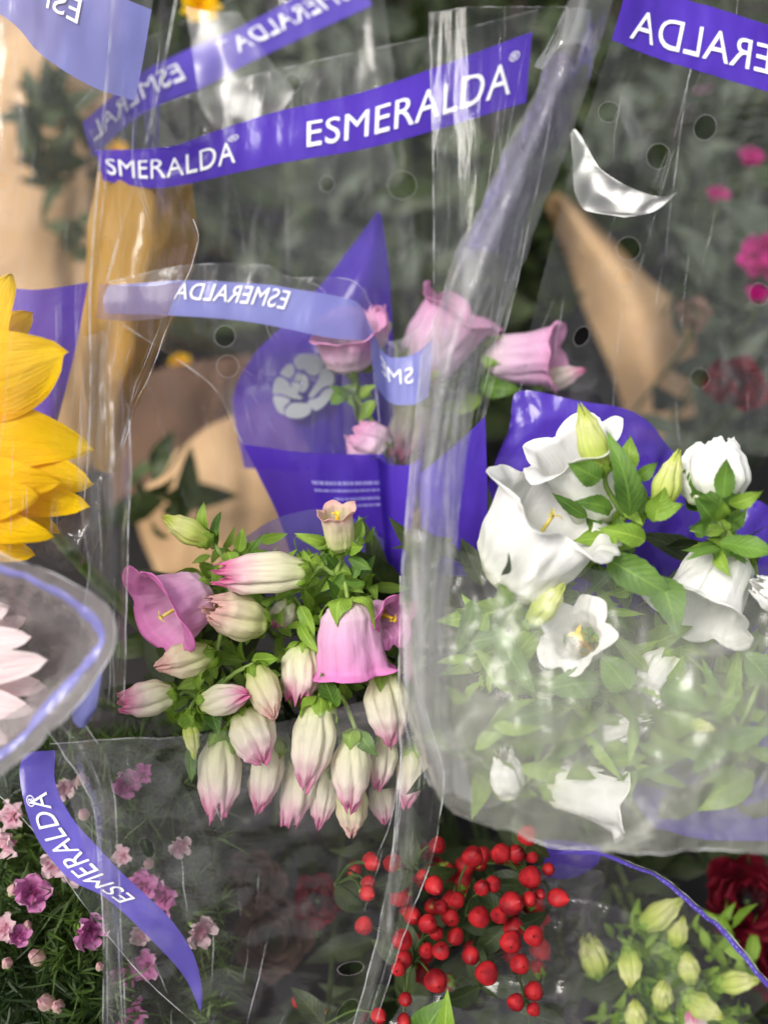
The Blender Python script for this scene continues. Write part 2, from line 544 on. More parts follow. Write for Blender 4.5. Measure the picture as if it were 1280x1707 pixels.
def leaf_geo(base, tip, width, normal, curl=0.15, fold=0.25, nu=4, nv=9, wave=0.0, tooth=0.0, sharp=1.0, seed=0):
    ax = tip - base
    L = ax.length
    a = ax.normalized()
    nrm = (normal - a * normal.dot(a))
    if nrm.length < 1e-6:
        nrm = basis(a)[0]
    nrm.normalize()
    sd_ = a.cross(nrm)
    vs, fs, uv = [], [], []
    for j in range(nv + 1):
        t = j / nv
        wd = width * 0.5 * (math.sin(math.pi * min(1, t ** 0.75 * 0.97 + 0.03)) ** sharp)
        if tooth and j % 2:
            wd *= 1 - tooth
        for i in range(nu + 1):
            s = i / nu * 2 - 1
            z = fold * abs(s) * wd + curl * L * (math.sin(t * math.pi) - t * 0.6) + wave * width * math.sin(t * 9 + seed + 2 * s) * abs(s)
            vs.append(base + a * (L * t) + sd_ * (wd * s) + nrm * z)
            uv.append((i / nu, t))
    for j in range(nv):
        for i in range(nu):
            q = j * (nu + 1) + i
            fs.append((q, q + 1, q + nu + 2, q + nu + 1))
    return vs, fs, uv


def leaf(name, base, tip, width, mat, parent, normal=None, **kw):
    nrm = normal if normal is not None else (-FWD + V((random.uniform(-.5, .5), random.uniform(-.3, .3), random.uniform(-.3, .5))))
    vs, fs, uv = leaf_geo(base, tip, width, nrm, **kw)
    return obj(name, vs, fs, mat, parent, uv)


def prof(stops, s):
    for (a, va), (b, vb) in zip(stops, stops[1:]):
        if s <= b:
            t = (s - a) / (b - a)
            t = t * t * (3 - 2 * t)
            return va + (vb - va) * t
    return stops[-1][1]


PROF = {
    'open': [(0, .28), (.07, .62), (.2, .82), (.5, .9), (.85, .97), (1, 1.1)],
    'wide': [(0, .28), (.08, .62), (.25, .8), (.6, .88), (.85, 1.02), (1, 1.25)],
    'flare': [(0, .22), (.1, .5), (.3, .68), (.6, .84), (.85, 1.08), (1, 1.45)],
    'bud': [(0, .36), (.1, .68), (.4, 1.0), (.66, .94), (.86, .68), (.96, .42), (1, .12)],
    'slim': [(0, .4), (.15, .72), (.45, 1.0), (.75, .76), (.92, .42), (1, .12)],
    'half': [(0, .36), (.1, .7), (.38, 1.0), (.7, .97), (.88, .78), (1, .56)],
}


def bell_geo(base, tip, width, kind, roll=0.0, lobe=0.1, nphi=80, ns=30, seed=0, ref=None, bulge=0.0):
    ax = tip - base
    L = ax.length
    x, y, a = basis(ax, ref)
    st = PROF[kind]
    vs, fs, uv = [], [], []
    isbud = kind in ('bud', 'slim', 'half')
    for j in range(ns + 1):
        s = j / ns
        r0 = prof(st, s) * width * 0.5
        for i in range(nphi):
            ph = 2 * math.pi * i / nphi
            c5 = math.cos(5 * (ph + roll))
            jit = noise.noise(V((math.cos(ph) * 1.6 + seed * 3.1, math.sin(ph) * 1.6, s * 2.2 + seed)))
            jit2 = noise.noise(V((math.cos(ph) * 4 + seed * 1.7, math.sin(ph) * 4, s * 3.0 + seed * 2)))
            r = r0 * (1 + 0.12 * jit + 0.05 * jit2 + 0.022 * noise.noise(V((math.cos(ph) * 9 + seed, math.sin(ph) * 9, s * 4 + seed * 3))))
            z = L * s
            if isbud:
                pl = (0.17 + 0.40 * max(0, s - 0.5) / 0.5) * (0.75 + 0.9 * jit)
                ridge = abs(math.cos(2.5 * (ph + roll + s * 0.7 + 0.12 * jit))) ** 0.6      # five pleats, lightly twisted
                r *= 1 - pl * (1 - ridge)
                r *= 1 + 0.03 * math.cos(10 * (ph + roll)) * s
                r *= 1 - 0.09 * abs(math.sin(2.5 * (ph + roll + s * 0.7 + 0.12 * jit))) ** 10 * min(1, s * 4)      # seam between petals
                z += L * lobe * (max(0, s - 0.7) / 0.3) ** 2 * (c5 * 0.6 + 1.3 * jit2)
                if kind == 'half':
                    r *= 1 + 0.18 * (max(0, s - 0.75) / 0.25) * c5
            else:
                r *= 1 + 0.05 * s * abs(math.cos(2.5 * (ph + roll))) - 0.035 * (1 if abs(math.sin(2.5 * (ph + roll))) > 0.97 else 0)
                e = max(0, s - 0.72) / 0.28
                k = 0.5 + 0.5 * c5
                k = k ** 0.6
                z += L * lobe * e * e * (k * 1.25 - 0.7)
                r *= 1 + e * e * ((0.15 if kind == 'open' else 0.26) * k + 0.22 * jit)
                z -= L * 0.10 * max(0, e - 0.55) / 0.45 * k * (1 + jit)     # lobe tips roll back
            bend = L * 0.07 * math.sin(seed * 5) * s * s
            vs.append(base + a * z + x * (r * math.cos(ph) + bend) + y * (r * 0.93 * math.sin(ph)))
            uv.append((i / nphi * 2, s))
    for j in range(ns):
        for i in range(nphi):
            i2 = (i + 1) % nphi
            fs.append((j * nphi + i, j * nphi + i2, (j + 1) * nphi + i2, (j + 1) * nphi + i))
    fs.append(tuple(range(nphi))[::-1])
    return vs, fs, uv


def calyx(base, axis, r, length, mat, parent, n=5, back=0.35, roll=None):
    """five sepals hugging the foot of a bell"""
    x, y, a = basis(axis)
    roll = random.random() * 6 if roll is None else roll
    for k in range(n):
        ph = roll + 2 * math.pi * k / n
        o = x * math.cos(ph) + y * math.sin(ph)
        b = base - a * (length * 0.12) + o * (r * 0.15)
        t = base + a * (length * random.uniform(0.45, 0.85) * (1 - back)) + o * (r * random.uniform(1.0, 1.35))
        vs, fs, uv = leaf_geo(b, t, length * random.uniform(0.45, 0.75), o + a * 0.2, curl=random.uniform(.1, .4), fold=-0.35, nu=4, nv=8, wave=0.12, seed=k * 2.3)
        obj('sepal', vs, fs, mat, parent, uv)


def flower_head(parent, kind, base, tip, wpx, mat, sepal='leaf_bright', lobe=0.1, roll=None, name=None, pist=None, sep_len=None, seed=None, ref=None, solid=None):
    b, t = P(*base), P(*tip)
    dm = (base[2] + tip[2]) / 2
    wd = wpx * px(dm)
    roll = random.random() * 6 if roll is None else roll
    seed = random.random() * 50 if seed is None else seed
    vs, fs, uv = bell_geo(b, t, wd, kind, roll, lobe, seed=seed, ref=ref)
    nm = name or ('bell' if kind in ('open', 'wide', 'flare') else 'bud')
    o = obj(nm, vs, fs, M[mat], parent, uv, solid=0.00035 if kind in ('open', 'wide', 'flare', 'half') else 0)
    if sepal:
        calyx(b, t - b, wd * 0.40, sep_len or (t - b).length * 0.42, M[sepal], o)
    if pist:
        a = (t - b).normalized()
        L = (t - b).length
        x, y, _ = basis(a)
        pm = M[pist]
        st = tube('pistil', [b + a * L * .1, b + a * L * .5, b + a * L * .86], 0.0013, 0.0011, pm, o, n=6)
        vs2, fs2 = [], []
        for k in range(3):
            ph = 2.1 * k
            oo = x * math.cos(ph) + y * math.sin(ph)
            v_, f_, _u = leaf_geo(b + a * L * .84, b + a * L * .9 + oo * L * .12, 0.0028, a, curl=0.3, nu=2, nv=4)
            off = len(vs2)
            vs2 += v_
            fs2 += [tuple(i + off for i in f) for f in f_]
        for k in range(5):
            ph = 1.2566 * k + .4
            oo = x * math.cos(ph) + y * math.sin(ph)
            v_, f_, _u = leaf_geo(b + a * L * .2 + oo * L * .05, b + a * L * .62 + oo * L * .12, 0.003, oo, curl=0.1, nu=2, nv=4)
            off = len(vs2)
            vs2 += v_
            fs2 += [tuple(i + off for i in f) for f in f_]
        obj('stamen', vs2, fs2, pm, o)
    return b


# ------------------------------------------------------------------ film sheets
class Sheet:
    def __init__(self, rows, nu=70, nv=70, amp=0.0012, ku=9, kv=3, seed=0.0):
        self.nu, self.nv = nu, nv
        rr = []
        for r in rows:
            pts = [V(p) for p in r]                       # (x, y, d) in picture units, bent in space afterwards
            rr.append(pts)
        K = len(rr)
        samp = []
        for r in rr:
            sc = [V((p.x, p.y, p.z * 1500)) for p in r]
            c = catmull(sc, nu + 1)
            samp.append(c)
        self.g, self.uv = [], []
        for j in range(nv + 1):
            f = j / nv * (K - 1)
            k = min(int(f), K - 2)
            t = f - k
            for i in range(nu + 1):
                p1, p2 = samp[k][i], samp[k + 1][i]
                p0 = samp[k - 1][i] if k > 0 else p1 * 2 - p2
                p3 = samp[k + 2][i] if k + 2 < K else p2 * 2 - p1
                lin_ = p1.lerp(p2, t)
                q = 0.5 * ((2 * p1) + (p2 - p0) * t + (2 * p0 - 5 * p1 + 4 * p2 - p3) * t * t + (3 * p1 - p0 - 3 * p2 + p3) * t ** 3)
                q = lin_.lerp(q, 0.55)
                self.uv.append((q.x / 1000, q.y / 1000))
                self.g.append(P(q.x, q.y, q.z / 1500))
        base = list(self.g)
        self.nr = self._normals(base)
        for j in range(nv + 1):
            for i in range(nu + 1):
                q = j * (nu + 1) + i
                u_, v_ = self.uv[q]
                a = noise.noise(V((u_ * ku + seed, v_ * kv, seed)))
                b = 1 - abs(noise.noise(V((u_ * ku * 2.3 + seed, v_ * kv * 1.7 + 5, seed + 3)))) * 2
                c = noise.noise(V((u_ * ku * 4 + v_ * 9, v_ * kv * 5, seed + 9)))
                self.g[q] = base[q] + self.nr[q] * (0.75 * amp * (1.6 * a + 0.9 * b + 0.45 * c))
        self.nr = self._normals(self.g)

    def _normals(self, g):
        nu, nv = self.nu, self.nv
        out = []
        for j in range(nv + 1):
            for i in range(nu + 1):
                du = g[j * (nu + 1) + min(i + 1, nu)] - g[j * (nu + 1) + max(i - 1, 0)]
                dv = g[min(j + 1, nv) * (nu + 1) + i] - g[max(j - 1, 0) * (nu + 1) + i]
                n = du.cross(dv)
                if n.length < 1e-12:
                    n = -FWD.copy()
                n.normalize()
                if n.dot(FWD) > 0:
                    n = -n
                out.append(n)
        return out

    def _bil(self, arr, u, v):
        nu, nv = self.nu, self.nv
        fu = min(max(u, 0), 1) * nu
        fv = min(max(v, 0), 1) * nv
        i, j = min(int(fu), nu - 1), min(int(fv), nv - 1)
        a, b = fu - i, fv - j
        q = j * (nu + 1) + i
        return (arr[q] * (1 - a) + arr[q + 1] * a) * (1 - b) + (arr[q + nu + 1] * (1 - a) + arr[q + nu + 2] * a) * b

    def at(self, u, v, off=0.0):
        p = self._bil(self.g, u, v)
        if off:
            p = p + self._bil(self.nr, u, v) * off
        return p

    def mesh(self, name, mat, parent):
        fs = []
        w_ = self.nu + 1
        for j in range(self.nv):
            for i in range(self.nu):
                q = j * w_ + i
                fs.append((q, q + 1, q + w_ + 1, q + w_))
        return obj(name, self.g, fs, mat, parent, self.uv)

    def patch(self, name, u0, u1, v0, v1, mat, parent, off=0.0006, nu=60, nv=14):
        vs, fs, uv = [], [], []
        for j in range(nv + 1):
            for i in range(nu + 1):
                u = u0 + (u1 - u0) * i / nu
                v = v0 + (v1 - v0) * j / nv
                vs.append(self.at(u, v, off))
                k = self._bil([V((a, b, 0)) for a, b in self.uv], u, v) if False else None
                fu, fv = int(min(max(u, 0), 1) * self.nu), int(min(max(v, 0), 1) * self.nv)
                uv.append(self.uv[min(fv, self.nv) * (self.nu + 1) + min(fu, self.nu)])
        for j in range(nv):
            for i in range(nu):
                q = j * (nu + 1) + i
                fs.append((q, q + 1, q + nu + 2, q + nu + 1))
        return obj(name, vs, fs, mat, parent, uv)

    def u_at_x(self, x, v):
        """parameter u whose picture x is nearest on the row v"""
        j = min(int(round(v * self.nv)), self.nv)
        best = min(range(self.nu + 1), key=lambda i: abs(self.uv[j * (self.nu + 1) + i][0] * 1000 - x))
        row = [self.uv[j * (self.nu + 1) + i][0] * 1000 for i in range(self.nu + 1)]
        for i in range(self.nu):
            a, b = row[i], row[i + 1]
            if (a - x) * (b - x) <= 0 and a != b:
                return (i + (x - a) / (b - a)) / self.nu
        # beyond the end: go on at the same pace
        if abs(row[0] - x) < abs(row[-1] - x):
            return (x - row[0]) / (row[1] - row[0]) / self.nu
        return 1 + (x - row[-1]) / (row[-1] - row[-2]) / self.nu

    def creases(self, parent, cnt, seed=0, length=(.08, .3), r=.0001, slant=.15):
        """fine sharp crease lines in the film, joined as one part"""
        rg = random.Random(seed)
        vs, fs = [], []
        for _ in range(cnt):
            u, v = rg.uniform(.03, .97), rg.uniform(.02, .9)
            L = rg.uniform(*length)
            sl_ = rg.gauss(0, slant)
            n_ = 12
            pts = [self.at(u + sl_ * L * i / n_ + .0016 * math.sin(i * .9 + u * 40), v + L * i / n_, .0003) for i in range(n_ + 1) if v + L * i / n_ < 1]
            if len(pts) < 3:
                continue
            rr = r * rg.uniform(.6, 1.6)
            for i, p in enumerate(pts):
                t = pts[min(i + 1, len(pts) - 1)] - pts[max(i - 1, 0)]
                x, y, _ = basis(t, V((.3, .8, .2)))
                w_ = rr * (.3 + math.sin(math.pi * i / (len(pts) - 1)))
                o0 = len(vs)
                for k in range(4):
                    a_ = k * math.pi / 2
                    vs.append(p + x * (w_ * math.cos(a_)) + y * (w_ * math.sin(a_)))
                if i:
                    for k in range(4):
                        fs.append((o0 - 4 + k, o0 - 4 + (k + 1) % 4, o0 + (k + 1) % 4, o0 + k))
        o = obj('creases', vs, fs, M['edge'], parent)
        o['kind'] = 'stuff'
        return o

    def edge(self, name, which, parent, r=0.0004, a=0.0, b=1.0, n=50):
        f = {'top': lambda t: self.at(t, 0), 'bottom': lambda t: self.at(t, 1), 'left': lambda t: self.at(0, t), 'right': lambda t: self.at(1, t)}[which]
        return tube(name, [f(a + (b - a) * i / (n - 1)) for i in range(n)], r * .55, r * .45, M['edge'], parent, sides=5, n=n)


_glyphs = {}


def text_mesh(s):
    if s in _glyphs:
        return _glyphs[s]
    cu = bpy.data.curves.new('lettering', 'FONT')
    cu.body = s
    cu.resolution_u = 4
    cu.space_character = 1.04
    o = bpy.data.objects.new('lettering_tmp', cu)
    COL.objects.link(o)
    dg = bpy.context.evaluated_depsgraph_get()
    me = bpy.data.meshes.new_from_object(o.evaluated_get(dg))
    vs = [v.co.copy() for v in me.vertices]
    fs = [tuple(p.vertices) for p in me.polygons]
    bpy.data.objects.remove(o)
    bpy.data.curves.remove(cu)
    bpy.data.meshes.remove(me)
    x0 = min(v.x for v in vs)
    x1 = max(v.x for v in vs)
    y0 = min(v.y for v in vs)
    y1 = max(v.y for v in vs)
    vs = [((v.x - x0) / (x1 - x0), (v.y - y0) / (y1 - y0)) for v in vs]
    _glyphs[s] = (vs, fs)
    return _glyphs[s]


def lettering(sheet, s, u0, u1, vtop, vbot, parent, mat='ink_white', off=0.0017, clip=(0.0, 1.0), vtop1=None, vbot1=None):
    """print s on a sheet: starts at u0, ends at u1 (u1 < u0 reads mirrored), glyph tops at vtop"""
    vs, fs = text_mesh(s)
    pv, ok = [], []
    for (x, y) in vs:
        u = u0 + (u1 - u0) * x
        a = vtop + ((vtop1 if vtop1 is not None else vtop) - vtop) * x
        b = vbot + ((vbot1 if vbot1 is not None else vbot) - vbot) * x
        ok.append(clip[0] <= u <= clip[1])
        pv.append(sheet.at(u, b + (a - b) * y, off))
    ff = [f for f in fs if all(ok[i] for i in f)]
    if not ff:
        return None
    used = sorted({i for f in ff for i in f})
    mp = {k: i for i, k in enumerate(used)}
    return obj('lettering', [pv[i] for i in used], [tuple(mp[i] for i in f) for f in ff], M[mat], parent, smooth=False)


def sleeve(label, loc, group='clear printed flower sleeves'):
    return thing('flower_sleeve', label, 'flower sleeve', loc, group)

# ================================================================== the setting
def structure(name, vs, fs, mat, label=None):
    o = obj(name, vs, fs, mat, None, smooth=False)
    o['kind'] = 'structure'
    return o


BENCH_Z = 0.62
structure('display_bench', [V((-2, -0.3, BENCH_Z)), V((2, -0.3, BENCH_Z)), V((2, 2.75, BENCH_Z)), V((-2, 2.75, BENCH_Z)),
                            V((-2, -0.3, BENCH_Z - .06)), V((2, -0.3, BENCH_Z - .06)), V((2, 2.75, BENCH_Z - .06)), V((-2, 2.75, BENCH_Z - .06))],
          [(0, 1, 2, 3), (4, 7, 6, 5), (0, 4, 5, 1), (1, 5, 6, 2), (2, 6, 7, 3), (3, 7, 4, 0)], M['bench'])
structure('wall', [V((-2, 2.8, 0)), V((2, 2.8, 0)), V((2, 2.8, 2.6)), V((-2, 2.8, 2.6)), V((-2, 2.9, 0)), V((2, 2.9, 0)), V((2, 2.9, 2.6)), V((-2, 2.9, 2.6))],
          [(0, 1, 2, 3), (5, 4, 7, 6), (3, 2, 6, 7)], M['wall'])


def leaf_mass(name, label, boxes, mat, size, cat='foliage', seed=1, nv=4):
    """greenery too dense to count, in boxes given in picture units (x0,x1,y0,y1,d0,d1,count)"""
    rg = random.Random(seed)
    vs, fs, uv = [], [], []
    for (x0, x1, y0, y1, d0, d1, cnt) in boxes:
        for _ in range(cnt):
            d = rg.uniform(d0, d1)
            b = P(rg.uniform(x0, x1), rg.uniform(y0, y1), d)
            dr = V((rg.gauss(0, 1), rg.gauss(0, 0.7), rg.gauss(0.4, 0.8))).normalized()
            L = rg.uniform(*size) * 1.0
            v_, f_, u_ = leaf_geo(b, b + dr * L, L * rg.uniform(0.28, 0.45), -FWD + V((rg.gauss(0, .6), rg.gauss(0, .6), rg.gauss(0, .6))), curl=rg.uniform(-.1, .25), nu=2, nv=nv)
            off = len(vs)
            vs += v_
            uv += u_
            fs += [tuple(i + off for i in f) for f in f_]
    o = obj(name, vs, fs, mat, None, uv)
    o['kind'] = 'stuff'
    o['label'] = label
    o['category'] = cat
    return o


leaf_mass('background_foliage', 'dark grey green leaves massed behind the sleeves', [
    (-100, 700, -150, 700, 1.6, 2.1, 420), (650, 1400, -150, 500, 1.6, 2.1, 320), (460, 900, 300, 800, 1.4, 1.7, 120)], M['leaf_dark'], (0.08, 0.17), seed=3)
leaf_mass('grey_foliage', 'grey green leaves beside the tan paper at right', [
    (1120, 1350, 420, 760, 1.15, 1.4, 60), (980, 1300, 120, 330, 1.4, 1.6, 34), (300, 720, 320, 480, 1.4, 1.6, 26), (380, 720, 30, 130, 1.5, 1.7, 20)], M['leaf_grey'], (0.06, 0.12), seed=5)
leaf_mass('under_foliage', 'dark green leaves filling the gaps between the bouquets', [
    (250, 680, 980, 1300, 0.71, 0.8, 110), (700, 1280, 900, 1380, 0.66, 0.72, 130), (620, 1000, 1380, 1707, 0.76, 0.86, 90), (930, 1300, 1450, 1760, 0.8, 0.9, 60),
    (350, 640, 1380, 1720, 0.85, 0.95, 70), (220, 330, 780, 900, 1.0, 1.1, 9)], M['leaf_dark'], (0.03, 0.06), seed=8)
leaf_mass('young_foliage', 'small bright green leaves between the pink buds', [(340, 640, 900, 1180, .672, .70, 230), (780, 960, 1000, 1200, .63, .68, 60), (1000, 1260, 1530, 1730, .76, .80, 160)], M['leaf_bright'], (.012, .026), seed=18)
leaf_mass('bouquet_foliage', 'broad green leaves dissolving behind the milky film at right', [(790, 1160, 1000, 1310, .635, .70, 130), (1180, 1290, 1050, 1300, .64, .69, 26)], M['leaf_bright'], (.03, .055), seed=19, nv=7)


# ------------------------------------------------------------------ paper and bits far behind
def paper(name, label, rows, mat, amp=0.002, cat='paper wrap', solid=0.0008, seed=1.0):
    s = Sheet(rows, nu=36, nv=36, amp=amp, seed=seed)
    o = s.mesh(name, mat, None)
    m = o.modifiers.new('solid', 'SOLIDIFY')
    m.thickness = solid
    o['label'] = label
    o['category'] = cat
    return o


paper('kraft_wrap', 'tan kraft paper wrap standing behind the white flowers', [
    [(905, 330, 1.568), (930, 322, 1.512), (965, 345, 1.568)], [(945, 430, 1.540), (1010, 425, 1.470), (1085, 470, 1.540)], [(975, 520, 1.540), (1070, 520, 1.470), (1150, 525, 1.568)],
    [(1020, 620, 1.540), (1090, 625, 1.470), (1160, 610, 1.568)], [(1055, 740, 1.568), (1120, 745, 1.512), (1185, 720, 1.596)]], M['kraft'])
paper('kraft_wrap', 'pale tan kraft paper behind the yellow petals at upper left', [
    [(-120, -40, 1.560), (60, -60, 1.512), (215, -20, 1.560)], [(-120, 200, 1.560), (60, 190, 1.488), (190, 220, 1.560)], [(-120, 500, 1.560), (60, 500, 1.488), (210, 500, 1.560)], [(-120, 800, 1.560), (60, 800, 1.512), (200, 780, 1.560)]], M['kraft'], seed=4, amp=.012)
paper('kraft_wrap', 'tan kraft paper low behind the middle sleeve with the rose emblem', [
    [(235, 830, 1.316), (340, 720, 1.258), (470, 660, 1.277)], [(240, 890, 1.316), (380, 800, 1.239), (520, 780, 1.277)], [(260, 960, 1.316), (420, 950, 1.258), (540, 940, 1.277)]], M['kraft'], seed=6, amp=.008)
paper('brown_wrap', 'dark brown paper wrap between the golden cone and the rose emblem', [
    [(190, 640, 1.374), (300, 610, 1.335), (420, 590, 1.355)], [(190, 720, 1.374), (300, 690, 1.326), (440, 680, 1.355)], [(190, 860, 1.374), (300, 850, 1.335), (430, 850, 1.355)]], M['brown'], seed=7, amp=.008)
leaf_mass('dim_foliage', 'dim green leaves before the tan paper at left', [(50, 160, 170, 300, 1.3, 1.4, 26), (240, 330, 750, 880, 1.15, 1.2, 6), (90, 150, 300, 440, 1.35, 1.4, 8)], M['leaf_dark'], (.05, .09), seed=33)
AMB = film_mat('amber_film', print_col=lin((214, 164, 70)), opacity=.72, haze=.05, streak=.35, sx=24, sy=3)
o_ = Sheet([[(165, 285, .80), (240, 290, .76), (318, 300, .80)], [(152, 400, .80), (240, 410, .755), (330, 405, .80)], [(146, 500, .80), (220, 510, .76), (300, 500, .80)],
    [(142, 620, .80), (195, 630, .77), (248, 620, .80)], [(165, 780, .82), (178, 785, .81), (192, 785, .82)]], nu=50, nv=60, amp=.004, ku=14, kv=3, seed=9).mesh('golden_wrap', AMB, None)
o_['label'] = 'golden yellow film cone inside the left clear sleeve'
o_['category'] = 'film wrap'


# ================================================================== printed film sleeves
# --- sleeve of the back pink flowers: bold purple band in front, the same band seen from inside behind
T = sleeve('clear sleeve with bold purple band reading across the upper middle', P(520, 950, 0.97))
H1 = [(670, 308, 23, 1, 0), (545, 306, 13, .9, 0), (487, 138, 15, .9, 0), (725, 265, 16, .4, 0)]
front = Sheet([[(150, 215, 0.780), (260, 178, 0.755), (370, 140, 0.750), (540, 98, 0.750), (720, 60, 0.750), (897, 15, 0.770)],
               [(160, 250, 0.780), (280, 246, 0.755), (350, 222, 0.750), (450, 190, 0.750), (640, 142, 0.750), (887, 52, 0.770)],
               [(172, 300, 0.780), (250, 312, 0.755), (310, 306, 0.750), (450, 275, 0.750), (640, 240, 0.750), (876, 170, 0.770)],
               [(210, 520, 0.810), (480, 540, 0.780), (850, 480, 0.800)],
               [(330, 900, 0.870), (520, 930, 0.850), (720, 900, 0.870)]], nu=110, nv=90, amp=0.0011, seed=2.0)
fm = film_mat('film_back_front', haze=0.05, streak=0.2, holes=H1)
f_ = front.mesh('front_panel', fm, T)
front.edge('cut_edge', 'top', f_, a=0.15)
front.edge('fold_edge', 'left', f_)
front.creases(f_, 14, 1)
b_ = front.patch('printed_band', 0.0, 1.0, .25, .5, M['print'], T, nu=90)
for (xa, xb) in ((160, 392), (512, 851)):
    lettering(front, 'ESMERALDA', front.u_at_x(xa, .4), front.u_at_x(xb, .4), .25 + .25 * .40, .25 + .25 * .86, b_)
for xa in (381, 849):
    lettering(front, '®', front.u_at_x(xa, .3), front.u_at_x(xa + 17, .3), .25 + .25 * .26, .25 + .25 * .42, b_)
back = Sheet([[(125, 180, 0.790), (220, 80, 0.840), (330, 25, 0.870), (470, -40, 0.880), (640, -110, 0.870)],
              [(135, 205, 0.790), (225, 128, 0.840), (300, 88, 0.870), (400, 45, 0.880), (480, 3, 0.880), (600, -55, 0.870)],
              [(152, 262, 0.790), (235, 190, 0.840), (340, 145, 0.870), (410, 107, 0.880), (592, 22, 0.880), (640, 0, 0.870)],
              [(240, 520, 0.840), (480, 500, 0.900), (700, 480, 0.890)],
              [(335, 900, 0.880), (520, 920, 0.910), (710, 900, 0.890)]], nu=80, nv=80, amp=0.0014, seed=5.0)
k_ = back.mesh('back_panel', M['film'], T)
back.edge('cut_edge', 'top', k_)
b_ = back.patch('printed_band', 0.0, 0.96, .25, .5, M['print_back'], T)
lettering(back, 'ESMERALDA', back.u_at_x(298, .38), back.u_at_x(100, .38), .25 + .25 * .32, .25 + .25 * .82, b_, clip=(0.02, .96))
lettering(back, 'ESMERALDA', back.u_at_x(590, .38), back.u_at_x(388, .38), .25 + .25 * .32, .25 + .25 * .82, b_, clip=(0.02, .96))
lettering(back, '®', back.u_at_x(378, .32), back.u_at_x(362, .32), .25 + .25 * .2, .25 + .25 * .38, b_)
# crumpled bright fold near its rim
cr = Sheet([[(310, 10, .815), (345, 20, .812), (400, 20, .81)], [(325, 110, .815), (380, 115, .808), (450, 100, .806)], [(335, 175, .813), (400, 175, .804), (490, 150, .80)], [(360, 215, .81), (415, 210, .803), (460, 195, .80)]], nu=40, nv=40, amp=0.0016, ku=7, kv=6, seed=3)
cr.mesh('crumpled_fold', film_mat('film_crumple', haze=0.06, streak=0.3, gloss=1.7, rough=.22, bump=0.1, sx=5, sy=5), T)

# --- clear side sleeve with straight left edge (behind the white bouquet's fold)
T = sleeve('plain clear sleeve with straight upright edge right of the bold purple band', P(800, 900, 0.8))
H2 = [(757, 640, 13, .7, 0), (875, 430, 20, .45, -20), (880, 240, 18, .8, 0)]
s = Sheet([[(716, 22, .73), (800, 12, .725), (945, 12, .74)], [(721, 250, .73), (800, 250, .72), (905, 260, .735)], [(724, 460, .74), (790, 470, .725), (860, 470, .74)], [(727, 720, .76), (760, 720, .75), (800, 720, .76)]], amp=0.0018, ku=16, kv=1.5, seed=11)
f_ = s.mesh('front_panel', film_mat('film_side', haze=0.03, streak=0.16, sx=45, sy=1.2, holes=H2), T)
s.edge('fold_edge', 'left', f_, r=0.0006)
s.edge('cut_edge', 'top', f_)
s.edge('fold_edge', 'right', f_, r=0.0005)
s.creases(f_, 18, 2, (.15, .6))

# --- upper left sleeve (yellow flower): pale band seen from inside, golden cone, purple panel
T = sleeve('clear sleeve with pale lavender band at top left around the yellow flower', P(-20, 1000, 0.75))
s = Sheet([[(-200, -190, .66), (0, -150, .66), (130, -110, .67), (262, -60, .68)],
           [(-200, -130, .66), (0, -75, .66), (130, -32, .67), (253, 16, .68)],
           [(-200, -70, .66), (0, 22, .66), (70, 90, .665), (150, 142, .67), (224, 167, .68)],
           [(-200, 260, .70), (0, 280, .70), (160, 320, .71)],
           [(-200, 480, .73), (10, 480, .73), (146, 470, .73)]], amp=0.0014, seed=14)
k_ = s.mesh('back_panel', film_mat('film_left_back', haze=0.1, streak=0.3), T)
b_ = s.patch('printed_band', 0, 1, .25, .5, M['print_hazed'], T)
lettering(s, 'ESMERALDA', s.u_at_x(136, .31), s.u_at_x(-140, .31), .25 + .25 * .22, .25 + .25 * .50, b_, clip=(0.02, 1))
lo = Sheet([[(-200, 470, .735), (10, 480, .73), (70, 482, .73), (147, 470, .735)], [(-200, 600, .74), (60, 600, .735), (122, 600, .74)], [(-200, 760, .75), (50, 740, .745), (90, 720, .75)]], nu=30, nv=30, amp=.0012)
lo.mesh('purple_panel', M['print_thin'], T)
ff = Sheet([[(-200, -60, .52), (20, -40, .515), (190, -20, .53)], [(-200, 250, .53), (20, 250, .52), (166, 250, .54)], [(-200, 480, .54), (40, 480, .535), (149, 480, .55)], [(-200, 700, .56), (40, 700, .55), (150, 700, .57)], [(-200, 900, .6), (20, 930, .58), (135, 900, .6)]], amp=.0016, seed=17)
f_ = ff.mesh('front_panel', film_mat('film_left_front', haze=0.03, streak=0.2, holes=[(8, 300, 16, 1, 0)]), T)
ff.edge('fold_edge', 'right', f_, r=0.0006)
ff.creases(f_, 22, 3, (.1, .4))
sd2 = Sheet([[(182, -20, .535), (240, -20, .56), (296, -20, .6)], [(165, 250, .545), (220, 250, .57), (262, 250, .61)], [(152, 400, .555), (250, 405, .58), (329, 395, .62)], [(144, 580, .565), (205, 585, .59), (264, 575, .62)], [(165, 770, .60), (178, 775, .605), (194, 770, .61)]], amp=.0016, ku=20, seed=21)
f_ = sd2.mesh('side_panel', film_mat('film_left_side', haze=0.07, streak=0.25, sx=30, holes=[(174, 420, 26, .36, -6)]), T)
sd2.edge('fold_edge', 'right', f_, r=0.0006, a=0.45)
sd2.creases(f_, 16, 4, (.1, .5))
tube('seam_line', [P(297, -20, .53), P(268, 130, .53), P(232, 280, .535), P(205, 370, .54), P(178, 470, .545)], .0004, .0004, M['edge'], T, sides=5, n=40)
